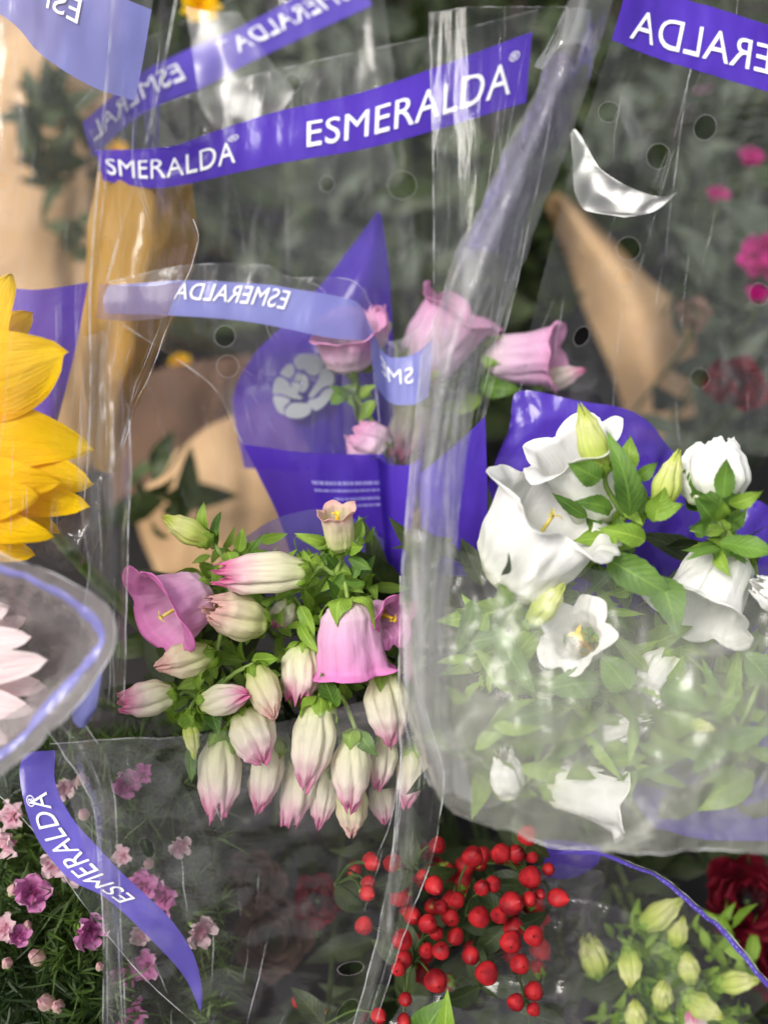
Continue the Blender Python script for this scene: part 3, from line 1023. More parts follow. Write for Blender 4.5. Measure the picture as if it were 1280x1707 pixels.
fx = Sheet([[(144, 560, .57), (180, 560, .56), (214, 700, .57)], [(130, 780, .57), (190, 800, .555), (212, 830, .57)], [(150, 960, .575), (190, 960, .56), (210, 960, .575)], [(120, 1200, .58), (170, 1200, .57), (205, 1180, .585)]], amp=.0022, ku=26, kv=3, seed=23)
f_ = fx.mesh('folded_corner', film_mat('film_left_corner', haze=0.12, streak=0.5, sx=60, sy=2), T)
fx.edge('fold_edge', 'right', f_, r=0.0007)
fx.creases(f_, 18, 5, (.1, .5))
gr = Sheet([[(60, 905, .61), (110, 860, .6), (170, 790, .6)], [(70, 930, .61), (125, 915, .595), (165, 880, .6)], [(90, 950, .62), (120, 950, .61), (150, 930, .61)]], nu=40, nv=30, amp=.003, ku=20, kv=16, seed=29)
gr.mesh('crumpled_fold', film_mat('film_left_crumple', haze=0.3, streak=0.35, hazecol=(0.42, 0.4, 0.42), gloss=1.5, bump=0.9, sx=20, sy=12), T)
sd2b = sd2.patch('printed_band', .1, .92, .60, .68, film_mat('band_show_through', print_col=lin((226, 190, 196)), opacity=0.55, haze=.1), T)  # paints the middle sleeve's band as seen through this film

# --- middle sleeve: pale band seen from inside, rose emblem on purple, purple foot with small print
T = sleeve('clear sleeve with rose emblem and pale band behind the pink buds', P(560, 1100, 0.85))
pc = Sheet([[(626, 356, .82), (631, 352, .82), (636, 360, .82)], [(545, 465, .825), (600, 465, .81), (649, 465, .825)], [(425, 590, .83), (540, 590, .81), (656, 585, .83)],
            [(388, 665, .83), (530, 670, .81), (656, 660, .83)], [(408, 780, .84), (530, 785, .82), (656, 780, .84)]], nu=50, nv=60, amp=.0012, seed=31)
q_ = pc.mesh('purple_panel', M['print_thin'], T)
# rose emblem: petals as flat ink shapes, pale on purple
def ink_shape(pts, d, parent, mat='ink_emblem', name='emblem_petal'):
    c = [V((x, y, 0)) for x, y in pts]
    c = catmull(c + [c[0]], 30)[:-1]
    vs = [P(p.x, p.y, d) for p in c]
    cx = sum(p.x for p in c) / len(c)
    cy = sum(p.y for p in c) / len(c)
    vs.append(P(cx, cy, d))
    n_ = len(c)
    vs2 = [v + FWD * 0.0005 for v in vs]
    fs = [(i, (i + 1) % n_, n_) for i in range(n_)] + [((i + 1) % n_ + n_ + 1, i + n_ + 1, 2 * n_ + 1) for i in range(n_)]
    return obj(name, vs + vs2, fs, M[mat], parent, smooth=False)
EMD = .8015
for pts in ([(490, 600), (500, 590), (530, 592), (541, 604), (527, 625), (513, 622), (508, 615), (496, 615)],
            [(546, 608), (556, 622), (555, 640), (538, 646), (522, 662), (514, 660), (530, 634), (534, 618)],
            [(556, 645), (553, 660), (538, 678), (524, 684), (513, 668), (530, 662), (540, 650)],
            [(518, 672), (517, 688), (500, 697), (478, 694), (476, 682), (487, 672), (506, 672)],
            [(474, 692), (462, 684), (455, 662), (466, 660), (484, 667), (474, 678)],
            [(455, 656), (456, 640), (464, 628), (478, 634), (488, 650), (505, 664), (488, 664), (468, 656)],
            [(466, 622), (478, 608), (488, 608), (490, 620), (482, 630), (472, 626)],
            [(494, 622), (506, 624), (514, 636), (510, 650), (500, 654), (506, 640), (502, 632), (492, 634)],
            [(486, 638), (497, 638), (501, 646), (495, 656), (487, 650)]):
    ink_shape(pts, EMD, q_)
s4 = Sheet([[(180, 470, .74), (310, 442, .735), (440, 442, .735), (482, 462, .735), (575, 464, .735), (604, 486, .74), (614, 530, .75)],
            [(180, 476, .74), (310, 467, .735), (440, 474, .735), (482, 480, .735), (575, 496, .735), (600, 510, .74), (613, 545, .75)],
            [(180, 522, .74), (300, 526, .735), (400, 534, .735), (480, 548, .735), (545, 562, .735), (590, 566, .74), (614, 566, .75)],
            [(352, 640, .75), (480, 645, .745), (626, 650, .75)], [(405, 740, .755), (520, 755, .75), (640, 757, .76)], [(462, 856, .765), (560, 870, .76), (655, 865, .77)], [(505, 990, .78), (590, 1000, .775), (670, 990, .78)]],
           nu=100, nv=100, amp=.0011, seed=33)
k_ = s4.mesh('back_panel', film_mat('film_mid', haze=0.06, streak=0.22, holes=[(375, 560, 17, 1, 0), (380, 610, 18, 1, 0), (622, 690, 20, .5, 0)]), T)
s4.edge('cut_edge', 'top', k_)
s4.edge('fold_edge', 'left', k_, a=.33, r=.0006)
s4.edge('fold_edge', 'right', k_, r=.0005)
s4.creases(k_, 22, 6, (.05, .2), slant=.8)
b_ = s4.patch('printed_band', 0, 1, 1 / 6, 2 / 6, M['print_hazed'], T)
lettering(s4, 'ESMERALDA', s4.u_at_x(476, .25), s4.u_at_x(290, .25), 1 / 6 + .10 / 6, 1 / 6 + .60 / 6, b_)
foot = s4.patch('purple_foot', 0, 1, 4 / 6, 1, M['print'], T, nv=30)
rg = random.Random(4)
for r_i, (va, ua, ub) in enumerate(((.735, .42, .97), (.755, .42, .93), (.775, .55, .9), (.792, .58, .9))):
    vs, fs = [], []
    u = ua
    while u < ub:
        wd = rg.uniform(.008, .03)
        o0 = len(vs)
        h = .006 if r_i else .009
        for (uu, vv) in ((u, va), (u + wd, va), (u + wd, va + h), (u, va + h)):
            vs.append(s4.at(uu, vv, .0013))
        fs.append((o0, o0 + 1, o0 + 2, o0 + 3))
        u += wd + rg.uniform(.004, .012)
    obj('small_print', vs, fs, M['ink_pale'], foot, smooth=False)
gs = Sheet([[(606, 480, .735), (640, 562, .75), (668, 566, .75), (700, 545, .745), (722, 515, .735)], [(609, 532, .742), (640, 588, .75), (668, 596, .75), (700, 585, .745), (722, 565, .735)],
            [(622, 640, .735), (645, 668, .75), (668, 675, .75), (695, 673, .745), (715, 660, .735)], [(628, 780, .75), (648, 790, .76), (680, 790, .755), (700, 780, .75)], [(645, 960, .77), (660, 965, .775), (675, 960, .77)]], nu=50, nv=60, amp=.0009, ku=30, kv=2, seed=37)
k_ = gs.mesh('side_gusset', film_mat('film_gusset', haze=.1, streak=.4, sx=70, sy=1.5), T)
gs.edge('cut_edge', 'top', k_)
gs.creases(k_, 12, 7, (.2, .6))
b_ = gs.patch('printed_band', 0.0, 1, .25, .5, M['print_hazed'], T)
lettering(gs, 'SME', gs.u_at_x(690, .36), gs.u_at_x(632, .36), .25 + .25 * .28, .25 + .25 * .6, b_)
gs.patch('purple_foot', 0, 1, .72, 1, M['print'], T, nu=30)
nearf = Sheet([[(90, 1237, .60), (200, 1231, .59), (310, 1227, .585), (480, 1200, .585), (668, 1150, .60)], [(140, 1400, .60), (400, 1390, .585), (690, 1330, .60)], [(175, 1560, .605), (400, 1560, .59), (650, 1560, .605)], [(190, 1760, .61), (400, 1760, .60), (585, 1760, .61)]], amp=.003, ku=7, kv=6, seed=41)
f_ = nearf.mesh('front_panel', film_mat('film_mid_front', haze=.1, streak=.5, sx=6, sy=6, hazecol=(.62, .56, .58), holes=[(245, 1414, 18, .62, -20), (583, 1611, 11, 1.9, -8), (578, 1685, 24, .55, 42)]), T)
nearf.edge('cut_edge', 'top', f_, b=.42)
nearf.creases(f_, 14, 8, (.1, .4), slant=.6)
fr = Sheet([[(668, 960, .595), (676, 960, .59), (690, 960, .595)], [(664, 1150, .595), (676, 1150, .585), (700, 1150, .595)], [(668, 1260, .595), (690, 1260, .585), (738, 1290, .6)], [(655, 1420, .6), (680, 1420, .59), (722, 1420, .605)], [(628, 1570, .6), (645, 1570, .595), (672, 1560, .605)], [(575, 1760, .61), (590, 1760, .605), (608, 1760, .61)]], nu=30, nv=90, amp=.001, ku=60, kv=2, seed=43)
k_ = fr.mesh('side_fold', M['film_fold'], T)
fr.edge('fold_edge', 'left', k_, r=.0006)
fr.edge('fold_edge', 'right', k_, r=.0006, a=.25)
fr.creases(k_, 20, 9, (.1, .5), slant=.05)
inner = Sheet([[(400, 900, .74), (470, 860, .73), (560, 850, .73), (640, 900, .74)], [(420, 940, .75), (480, 900, .735), (560, 890, .735), (640, 940, .75)], [(440, 1010, .76), (530, 1000, .75), (640, 1010, .76)]], nu=30, nv=30, amp=.001)
inner.mesh('inner_sheet', film_mat('print_inner', print_col=lin((120, 112, 190)), opacity=.6, haze=.1), T)

# --- sleeve of the white bouquet
T = sleeve('large clear sleeve with purple band at top right around the white bells', P(1000, 1420, 0.62))
H3 = [(1014, 186, 17, 1, 0), (1175, 212, 21, .85, 20), (1097, 260, 21, .9, 10), (1047, 414, 19, 1, 0), (968, 560, 17, .7, 30), (1166, 630, 16, .95, 0), (1265, 490, 18, .9, 0), (1040, 462, 15, .9, 0)]
bk = Sheet([[(1055, -110, .70), (1180, -70, .71), (1400, 0, .71)], [(1042, -25, .70), (1150, 2, .71), (1290, 46, .71), (1400, 90, .71)], [(1018, 66, .70), (1090, 96, .71), (1280, 153, .71), (1400, 190, .71)],
            [(945, 300, .72), (1120, 330, .735), (1400, 360, .73)], [(880, 560, .74), (1100, 560, .755), (1400, 560, .75)], [(850, 740, .76), (1100, 760, .77), (1400, 760, .77)]], nu=90, nv=90, amp=.0018, ku=10, kv=4, seed=47)
k_ = bk.mesh('back_panel', film_mat('film_white_back', haze=.05, streak=.26, sx=12, sy=7, holes=H3, gloss=1.3, bump=.7), T)
b_ = bk.patch('printed_band', 0, 1, .2, .4, M['print'], T)
bk.creases(k_, 18, 12, (.08, .35), slant=.5)
lettering(bk, 'ESMERALDA', bk.u_at_x(1392, .3), bk.u_at_x(1055, .3), .2 + .2 * .30, .2 + .2 * .74, b_, vtop1=.2 + .2 * .42, vbot1=.2 + .2 * .9)
pp = Sheet([[(845, 700, .735), (866, 652, .735), (960, 668, .73), (1060, 690, .73), (1140, 765, .735), (1290, 850, .74), (1400, 900, .74)], [(800, 900, .74), (950, 900, .735), (1200, 950, .735), (1400, 980, .74)], [(930, 1150, .74), (1040, 1150, .735), (1200, 1180, .735), (1400, 1180, .74)], [(1090, 1380, .72), (1150, 1395, .715), (1220, 1402, .71), (1400, 1402, .71)]], nu=80, nv=70, amp=.006, ku=8, kv=6, seed=49)
pp.mesh('purple_panel', M['print_thin'], T)
pq = Sheet([[(700, 790, .70), (760, 740, .70), (808, 694, .705)], [(700, 850, .70), (760, 850, .70), (812, 850, .705)], [(710, 960, .71), (760, 960, .71), (800, 960, .715)]], nu=20, nv=20, amp=.001)
pq.mesh('purple_panel', M['print_thin'], T)
sf = Sheet([[(965, -40, .54), (990, -40, .52), (1030, -40, .55)], [(905, 120, .54), (935, 125, .515), (978, 140, .55)], [(835, 270, .54), (870, 280, .51), (925, 290, .545)], [(760, 430, .54), (800, 440, .505), (868, 450, .54)], [(706, 600, .54), (745, 610, .50), (800, 630, .535)], [(684, 800, .54), (715, 810, .50), (770, 820, .53)], [(672, 1000, .54), (700, 1010, .50), (750, 1020, .525)], [(680, 1180, .54), (705, 1190, .505), (760, 1200, .52)], [(720, 1310, .545), (745, 1320, .52), (790, 1340, .52)]], nu=40, nv=110, amp=.0016, ku=40, kv=2, seed=51)
k_ = sf.mesh('side_fold', film_mat('film_white_fold', haze=.7, streak=.7, sx=34, sy=1.6, gloss=1.3, bump=.7), T)
sf.edge('fold_edge', 'left', k_, r=.0006, a=.4)
sf.creases(k_, 26, 10, (.1, .4), slant=.1)
sf.patch('printed_band', .1, .8, .10, .36, film_mat('print_fold', print_col=lin((120, 100, 190)), opacity=.13, haze=.15, streak=.3), T, nu=20, nv=40)
wf = Sheet([[(690, 880, .535), (800, 930, .52), (900, 930, .515), (1080, 960, .515), (1400, 930, .52)], [(676, 1050, .53), (850, 1060, .51), (1050, 1070, .505), (1400, 1060, .51)], [(690, 1220, .53), (850, 1230, .505), (1050, 1235, .50), (1400, 1230, .505)], [(735, 1330, .535), (880, 1350, .51), (1050, 1360, .50), (1400, 1360, .505)], [(755, 1360, .54), (880, 1398, .52), (960, 1412, .515), (1100, 1418, .51), (1400, 1414, .515)]], nu=110, nv=90, amp=.003, ku=9, kv=7, seed=53)
f_ = wf.mesh('front_panel', film_mat('film_white_front', haze=.85, streak=1.1, haze_fade=(880, 1180), sx=5, sy=9, bump=.6, gloss=1.0, rough=.1, hazecol=(.76, .76, .68)), T)
wf.edge('cut_edge', 'bottom', f_, r=.0007, a=.2)
wf.creases(f_, 34, 11, (.05, .3), slant=1.2)
# creased facets of the back panel that catch the sky
cr = Sheet([[(950, 222, .705), (957, 215, .704), (966, 222, .703)], [(955, 270, .705), (975, 262, .701), (1000, 280, .697)], [(958, 320, .704), (1000, 310, .696), (1050, 312, .69)], [(975, 350, .701), (1040, 352, .690), (1100, 328, .682)], [(1040, 362, .69), (1090, 352, .682), (1130, 320, .676)]], nu=40, nv=40, amp=.0012, ku=8, kv=7, seed=57)
cr.mesh('crumpled_fold', film_mat('film_crumple_white', haze=.2, streak=.4, gloss=2.6, rough=.24, bump=.1, sx=5, sy=5), T)
c2 = Sheet([[(940, 20, .70), (960, 12, .695), (985, 16, .70)], [(915, 70, .70), (940, 70, .69), (975, 80, .70)], [(890, 110, .705), (905, 115, .70), (920, 110, .705)]], nu=24, nv=24, amp=.001, ku=12, kv=12, seed=58)
c2.mesh('crumpled_fold', film_mat('film_crumple_small', haze=.25, streak=.6, gloss=7.0, bump=.25, sx=10, sy=8), T)

# --- small sleeve lower left: curved purple band round the dianthus
T = sleeve('clear sleeve with curved purple band around the dianthus at lower left', P(200, 1760, 0.72))
s = Sheet([[(352, 1730, .63), (250, 1640, .62), (180, 1560, .615), (120, 1480, .615), (70, 1402, .615), (30, 1355, .62), (-20, 1310, .625)],
           [(334, 1690, .63), (314, 1640, .625), (285, 1600, .62), (228, 1542, .615), (177, 1497, .615), (114, 1463, .615), (66, 1403, .615), (43, 1343, .615), (33, 1285, .62), (43, 1258, .625)],
           [(336, 1680, .63), (335, 1642, .625), (320, 1588, .62), (285, 1534, .615), (245, 1494, .615), (205, 1457, .615), (168, 1417, .615), (120, 1363, .615), (93, 1306, .62), (93, 1251, .625)],
           [(345, 1700, .64), (362, 1560, .635), (345, 1400, .63), (290, 1290, .63), (200, 1240, .63), (120, 1236, .63)]], nu=90, nv=60, amp=.0008, seed=61)
f_ = s.mesh('front_panel', M['film_clear'], T)
s.edge('cut_edge', 'top', f_, r=.0005)
b_ = s.patch('printed_band', 0.0, 1, 1 / 3, 2 / 3, film_mat('print_curved', print_col=lin((104, 92, 198)), opacity=.93, haze=.04, streak=.2, bump=.25, gloss=.7, rough=.1), T, nu=80)
lettering(s, 'ESMERALDA', s.u_at_x(214, .5), s.u_at_x(64, .5), 1 / 3 + .22 / 3, 1 / 3 + .74 / 3, b_)
lettering(s, '®', s.u_at_x(62, .45) + .005, s.u_at_x(62, .45) + .04, 1 / 3 + .1 / 3, 1 / 3 + .36 / 3, b_)
tb = Sheet([[(70, 1205, .585), (95, 1200, .575), (130, 1195, .585)], [(110, 1260, .585), (140, 1255, .57), (175, 1262, .585)], [(155, 1340, .585), (172, 1338, .57), (192, 1335, .585)], [(168, 1450, .585), (182, 1450, .57), (198, 1450, .585)], [(175, 1560, .585), (185, 1560, .575), (200, 1560, .585)], [(172, 1740, .59), (190, 1740, .58), (212, 1740, .59)]], nu=24, nv=70, amp=.0008, ku=50, kv=3, seed=63)
k_ = tb.mesh('side_fold', M['film_fold'], T)
tb.edge('fold_edge', 'left', k_, r=.0005)
tb.edge('fold_edge', 'right', k_, r=.0005)
tb.creases(k_, 10, 13, (.1, .4), slant=.05)

# --- sleeve of the white and pink daisy: we look into its mouth
T = sleeve('clear sleeve with narrow lavender rim around the white pink daisy at left', P(-60, 1300, 0.62))
s = Sheet([[(-160, 830, 0.520), (0, 918, 0.515), (100, 960, 0.510), (176, 1003, 0.510), (200, 1042, 0.510), (186, 1100, 0.510), (120, 1190, 0.505), (0, 1300, 0.500), (-120, 1400, 0.500)],
           [(-160, 860, 0.525), (0, 934, 0.520), (100, 978, 0.515), (162, 1018, 0.515), (181, 1052, 0.515), (168, 1095, 0.515), (110, 1168, 0.510), (0, 1276, 0.505), (-120, 1370, 0.505)],
           [(-160, 885, 0.530), (0, 952, 0.525), (92, 994, 0.520), (142, 1030, 0.520), (160, 1062, 0.520), (148, 1092, 0.520), (92, 1152, 0.515), (0, 1250, 0.510), (-120, 1340, 0.510)],
           [(-160, 960, 0.570), (0, 1010, 0.570), (70, 1045, 0.570), (110, 1065, 0.570), (120, 1085, 0.570), (100, 1110, 0.570), (60, 1150, 0.560), (-20, 1210, 0.560), (-120, 1260, 0.560)],
           [(-140, 1060, 0.650), (-40, 1070, 0.650), (20, 1080, 0.650), (40, 1090, 0.650), (45, 1100, 0.650), (30, 1110, 0.650), (0, 1130, 0.650), (-40, 1150, 0.650), (-100, 1170, 0.650)]], nu=80, nv=60, amp=.0022, ku=16, kv=13, seed=67)
k_ = s.mesh('wall_film', film_mat('film_daisy', haze=1.1, streak=.7, hazecol=(.6, .55, .55), sx=10, sy=10, bump=.7), T)
s.edge('cut_edge', 'top', k_, r=.0006)
s.patch('printed_band', 0, 1, .29, .44, film_mat('print_rim', print_col=lin((150, 148, 224)), opacity=.7, haze=.1, streak=.3, gloss=1.2), T, nu=80)
gp = Sheet([[(120, 1180, 0.550), (150, 1150, 0.550), (172, 1110, 0.550)], [(122, 1200, 0.555), (142, 1195, 0.550), (160, 1180, 0.550)], [(130, 1212, 0.555), (138, 1214, 0.555), (145, 1208, 0.555)]], nu=16, nv=16, amp=.0006)
gp.mesh('printed_corner', M['print_hazed'], T)

# --- sleeve at lower right: dotted blue rim
T = sleeve('clear sleeve with dotted violet rim around the green buds at lower right', P(1080, 1760, 0.8))
s = Sheet([[(900, 1412, .70), (1000, 1418, .69), (1100, 1458, .685), (1195, 1535, .685), (1300, 1655, .69)], [(900, 1432, .705), (995, 1434, .695), (1090, 1472, .69), (1180, 1548, .69), (1285, 1668, .695)],
           [(880, 1500, .73), (970, 1500, .72), (1060, 1530, .71), (1140, 1600, .71), (1220, 1720, .72)], [(700, 1640, .72), (830, 1640, .70), (960, 1650, .69), (1060, 1690, .69), (1150, 1760, .70)], [(640, 1720, .72), (800, 1730, .70), (900, 1740, .69), (1000, 1760, .69), (1060, 1800, .70)]], nu=80, nv=70, amp=.0024, ku=12, kv=9, seed=71)
k_ = s.mesh('wall_film', film_mat('film_green_buds', haze=.16, streak=.6, hazecol=(.6, .55, .6), sx=10, sy=9), T)
s.edge('cut_edge', 'top', k_, r=.0006)
b_ = s.patch('printed_band', .05, 1, .02, .13, M['print_back'], T, nu=80, nv=6)
rg = random.Random(9)
vs, fs = [], []
for k in range(30):
    u = .30 + k * .02 + rg.uniform(-.005, .005)
    v0 = .05 + rg.uniform(-.02, .02)
    o0 = len(vs)
    vs += [s.at(u, v0, .0013), s.at(u + .007, v0, .0013), s.at(u + .007, v0 + .03, .0013), s.at(u, v0 + .03, .0013)]
    fs.append((o0, o0 + 1, o0 + 2, o0 + 3))
obj('small_print', vs, fs, M['ink_pale'], b_, smooth=False)
pq = Sheet([[(905, 1400, .735), (950, 1402, .73), (1005, 1412, .735)], [(908, 1425, .735), (950, 1430, .73), (995, 1440, .735)], [(905, 1460, .74), (935, 1465, .735), (965, 1460, .74)]], nu=16, nv=16, amp=.001)
pq.mesh('purple_panel', M['print_thin'], T)
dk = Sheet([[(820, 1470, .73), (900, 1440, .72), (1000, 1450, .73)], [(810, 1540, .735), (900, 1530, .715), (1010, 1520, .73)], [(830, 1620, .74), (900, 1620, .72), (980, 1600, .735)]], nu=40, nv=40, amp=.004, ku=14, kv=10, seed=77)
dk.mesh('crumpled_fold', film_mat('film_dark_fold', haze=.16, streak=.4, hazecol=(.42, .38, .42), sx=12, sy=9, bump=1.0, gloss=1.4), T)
# ================================================================== flowers
def stem_down(root, top, mat='stem', r=0.0021, lean=(0, 0.36)):
    """main stalk from a point in the bouquet down to the bench"""
    foot = V((top.x * 0.85 + lean[0], top.y + lean[1], BENCH_Z + 0.002))
    mid = top.lerp(foot, 0.45) + V((0.004, 0.0, 0))
    return tube('stem', [top, top.lerp(mid, .5) + V((.003, .004, 0)), mid, foot], r, r * 1.5, M[mat], root, n=16)


def pedicel(root, a, b, mat='stem', r=0.0013):
    mid = a.lerp(b, 0.5) + V((random.uniform(-.004, .004), 0.004, 0.003))
    return tube('pedicel', [a, mid, b], r * 1.3, r, M[mat], root, sides=6, n=7)


def campanula(label, node, heads, leaves=(), group=None, cat='flower stem', leafmat='leaf', extra=6, spread=45):
    """node (x,y,d): where the stalk carries its flowers; heads: (kind, base, tip, width_px, material, options)"""
    n = P(*node)
    low = V((n.x * 0.85, n.y + 0.36, BENCH_Z + 0.002))
    T = thing('campanula_stem', label, cat, low, group)
    stem_down(T, n)
    for (kind, b, t, wpx, mat, opt) in heads:
        if kind in ('bud', 'half') and mat in ('bud', 'bud_cream'):
            wpx *= random.uniform(.9, 1.06)
        bw = flower_head(T, kind, b, t, wpx, mat, **opt)
        pedicel(T, n, bw - (P(*t) - bw).normalized() * 0.002)
    for (b, t, wpx, *mt) in leaves:
        leaf('leaf', P(*b), P(*t), wpx * px(b[2]), M[mt[0] if mt else leafmat], T, wave=0.09, tooth=0.07, curl=random.uniform(-.05, .22), nv=14, seed=random.random() * 9)
    for k in range(int(extra * 1.9)):
        a = random.uniform(0, 6.28)
        l = random.uniform(.6, 1.25) * spread
        b = (node[0] + random.gauss(0, .42 * spread), node[1] + random.gauss(0, .42 * spread), node[2] + random.uniform(-.008, .016))
        t = (b[0] + l * math.cos(a), b[1] + l * math.sin(a) * 0.9, b[2] + random.uniform(-.016, .008))
        leaf('leaf', P(*b), P(*t), random.uniform(16, 28) * px(b[2]), M[random.choice(['leaf', 'leaf_bright'])], T, wave=0.06, tooth=0.1, curl=random.uniform(.0, .2), nv=10, seed=k)
    return T


G = 'pink campanula stems in the middle bouquet'
D = .645
campanula('campanula stem with wide open pink bell facing left and star shaped bud', (385, 1010, D + .02), [
    ('wide', (345, 985, D + .012), (258, 1035, D - .008), 126, 'pink_bell', dict(lobe=.14, pist='pistil', roll=.3, seed=3)),
    ('half', (442, 1040, D + .006), (352, 1020, D - .012), 74, 'bud_cream', dict(lobe=.16, pist='pistil', roll=.5, seed=8)),
    ('bud', (356, 1088, D), (268, 1116, D - .01), 62, 'bud_cream', dict(seed=4)),
    ('slim', (352, 905, D + .01), (275, 863, D), 46, 'bud_green', dict(seed=5)),
], [((340, 885, D + .01), (338, 838, D + .005), 22, 'leaf_bright'), ((360, 910, D + .012), (366, 850, D + .02), 20), ((398, 920, D + .015), (405, 880, D + .01), 22, 'leaf_bright'),
    ((415, 925, D + .015), (442, 888, D + .01), 12), ((330, 1070, D + .012), (322, 1025, D), 20), ((380, 920, D + .01), (390, 960, D), 30, 'leaf_bright')], G, extra=8)
campanula('campanula stem with hanging pink bell under a small open cream bud', (560, 960, D + .01), [
    ('open', (580, 1003, D), (592, 1128, D + .004), 118, 'pink_bell', dict(lobe=.07, roll=.9, seed=12)),
    ('open', (570, 918, D), (560, 848, D - .014), 56, 'bud_cream', dict(lobe=.16, pist='pistil_gold', roll=.2, seed=17)),
    ('half', (515, 958, D), (368, 948, D - .012), 74, 'bud', dict(lobe=.12, roll=1.1, seed=21)),
    ('flare', (612, 1012, D + .02), (662, 1035, D - .0), 56, 'pink_bell', dict(lobe=.15, pist='pistil_gold', seed=25)),
], [((545, 905, D), (492, 890, D - .01), 20, 'leaf_bright'), ((580, 930, D), (622, 950, D - .01), 22), ((585, 905, D + .005), (605, 862, D + .01), 16, 'leaf_bright'), ((575, 915, D), (606, 910, D - .015), 26, 'leaf_bright'),
    ((560, 1000, D + .005), (545, 965, D - .01), 22), ((520, 965, D + .012), (505, 915, D + .01), 22, 'leaf_bright'), ((600, 965, D + .02), (625, 925, D + .03), 18)], G, extra=8)
campanula('campanula stem with cream buds pointing left, right and down near the left fold', (345, 1175, D + .015), [
    ('half', (292, 1160, D), (203, 1167, D - .012), 62, 'bud', dict(lobe=.08, seed=31)),
    ('bud', (335, 1172, D - .004), (412, 1165, D - .018), 52, 'bud', dict(seed=33)),
    ('bud', (425, 1112, D - .004), (458, 1192, D - .018), 58, 'bud_cream', dict(seed=36)),
    ('slim', (316, 1190, D), (320, 1262, D - .004), 30, 'bud_green', dict(seed=38, sepal='leaf_bright', sep_len=.026)),
], [((318, 1240, D - .004), (319, 1306, D - .004), 22), ((420, 1100, D), (466, 1098, D - .01), 26, 'leaf_bright'), ((350, 1180, D), (365, 1225, D - .01), 30), ((330, 1150, D), (335, 1110, D - .01), 20, 'leaf_bright')], G, extra=7)
campanula('campanula stem with three hanging white buds tipped pink, lower left of bouquet', (420, 1170, D + .03), [
    ('bud', (405, 1185, D + .004), (440, 1268, D - .008), 82, 'bud', dict(seed=41)),
    ('half', (374, 1222, D + .012), (354, 1352, D + .006), 72, 'bud', dict(lobe=.12, seed=43)),
    ('bud', (458, 1232, D + .02), (432, 1348, D + .012), 66, 'bud', dict(seed=46)),
], [], G, extra=6)
campanula('campanula stem with cluster of hanging white buds in the bottom middle', (535, 1130, D + .03), [
    ('bud', (532, 1168, D), (513, 1310, D - .002), 80, 'bud', dict(seed=51)),
    ('bud', (592, 1222, D + .008), (576, 1345, D + .006), 74, 'bud', dict(seed=53)),
    ('half', (508, 1250, D + .03), (490, 1372, D + .026), 66, 'bud', dict(seed=55)),
    ('bud', (588, 1300, D + .03), (582, 1388, D + .028), 54, 'bud_cream', dict(seed=57)),
    ('bud', (550, 1275, D + .035), (532, 1374, D + .03), 54, 'bud', dict(seed=59)),
    ('half', (508, 1075, D + .01), (492, 1165, D + .004), 70, 'bud', dict(lobe=.14, seed=62)),
    ('bud', (488, 1000, D + .03), (462, 1046, D + .03), 44, 'bud', dict(seed=63)),
], [((560, 1180, D), (535, 1120, D - .01), 36, 'leaf'), ((600, 1220, D + .006), (628, 1262, D), 30), ((500, 1010, D + .01), (525, 1060, D), 26, 'leaf_bright'), ((500, 1040, D + .01), (530, 1090, D - .005), 22, 'leaf_bright')], G, extra=10, spread=60)
campanula('campanula stem with pale pink buds close to the right fold', (655, 1110, D + .03), [
    ('bud', (640, 1118, D + .012), (652, 1238, D + .01), 84, 'bud', dict(seed=71)),
    ('bud', (648, 1225, D + .025), (628, 1312, D + .02), 56, 'bud', dict(seed=73)),
    ('bud', (690, 1240, D + .03), (684, 1340, D + .03), 60, 'bud', dict(seed=75)),
    ('bud', (635, 1290, D + .04), (640, 1370, D + .04), 50, 'bud', dict(seed=76)),
], [], G, extra=6)

# --- white bouquet
G = 'white campanula stems in the large sleeve'
D = .60
campanula('white campanula stem with large open bell low at the left fold', (960, 990, D + .03), [
    ('open', (842, 972, D + .018), (934, 842, D - .006), 196, 'white_bell', dict(lobe=.08, pist='pistil', roll=.2, seed=81, sepal=None)),
    ('slim', (880, 1045, D), (940, 978, D - .012), 46, 'bud_green', dict(seed=83)),
], [((835, 960, D - .02), (850, 925, D - .03), 16, 'leaf_dark'), ((820, 1040, D), (895, 1170, D - .02), 42), ((760, 1080, D + .01), (840, 1060, D), 40), ((850, 1010, D), (830, 970, D - .01), 30, 'leaf_bright'), ((790, 1000, D), (760, 1090, D), 40)], G, extra=14, spread=90)
campanula('white campanula stem with tall bell and yellow green bud among upright leaves', (1040, 860, D + .012), [
    ('open', (1010, 860, D + .035), (948, 728, D + .012), 138, 'white_bell', dict(lobe=.16, roll=.6, seed=85)),
    ('slim', (1006, 790, D - .004), (962, 684, D - .012), 54, 'bud_green', dict(seed=87)),
    ('slim', (1096, 856, D - .004), (1130, 756, D - .01), 52, 'bud_green', dict(seed=89, sepal='leaf')),
], [((1050, 860, D - .01), (1018, 722, D - .022), 50, 'leaf'), ((1000, 800, D - .012), (948, 772, D - .018), 46, 'leaf'), ((1040, 790, D), (1052, 726, D - .005), 36, 'leaf_bright'), ((1055, 800, D), (1098, 770, D - .005), 26, 'leaf'), ((1090, 870, D - .01), (1108, 812, D - .016), 46, 'leaf_bright'),
    ((1060, 860, D), (1068, 800, D), 34), ((1080, 860, D - .008), (1140, 840, D - .015), 32, 'leaf_bright'), ((1020, 850, D), (960, 835, D - .012), 36, 'leaf'), ((1010, 930, D), (1130, 1000, D - .01), 60), ((1075, 900, D - .012), (1000, 880, D - .02), 40, 'leaf_bright')], G, extra=12, spread=60)
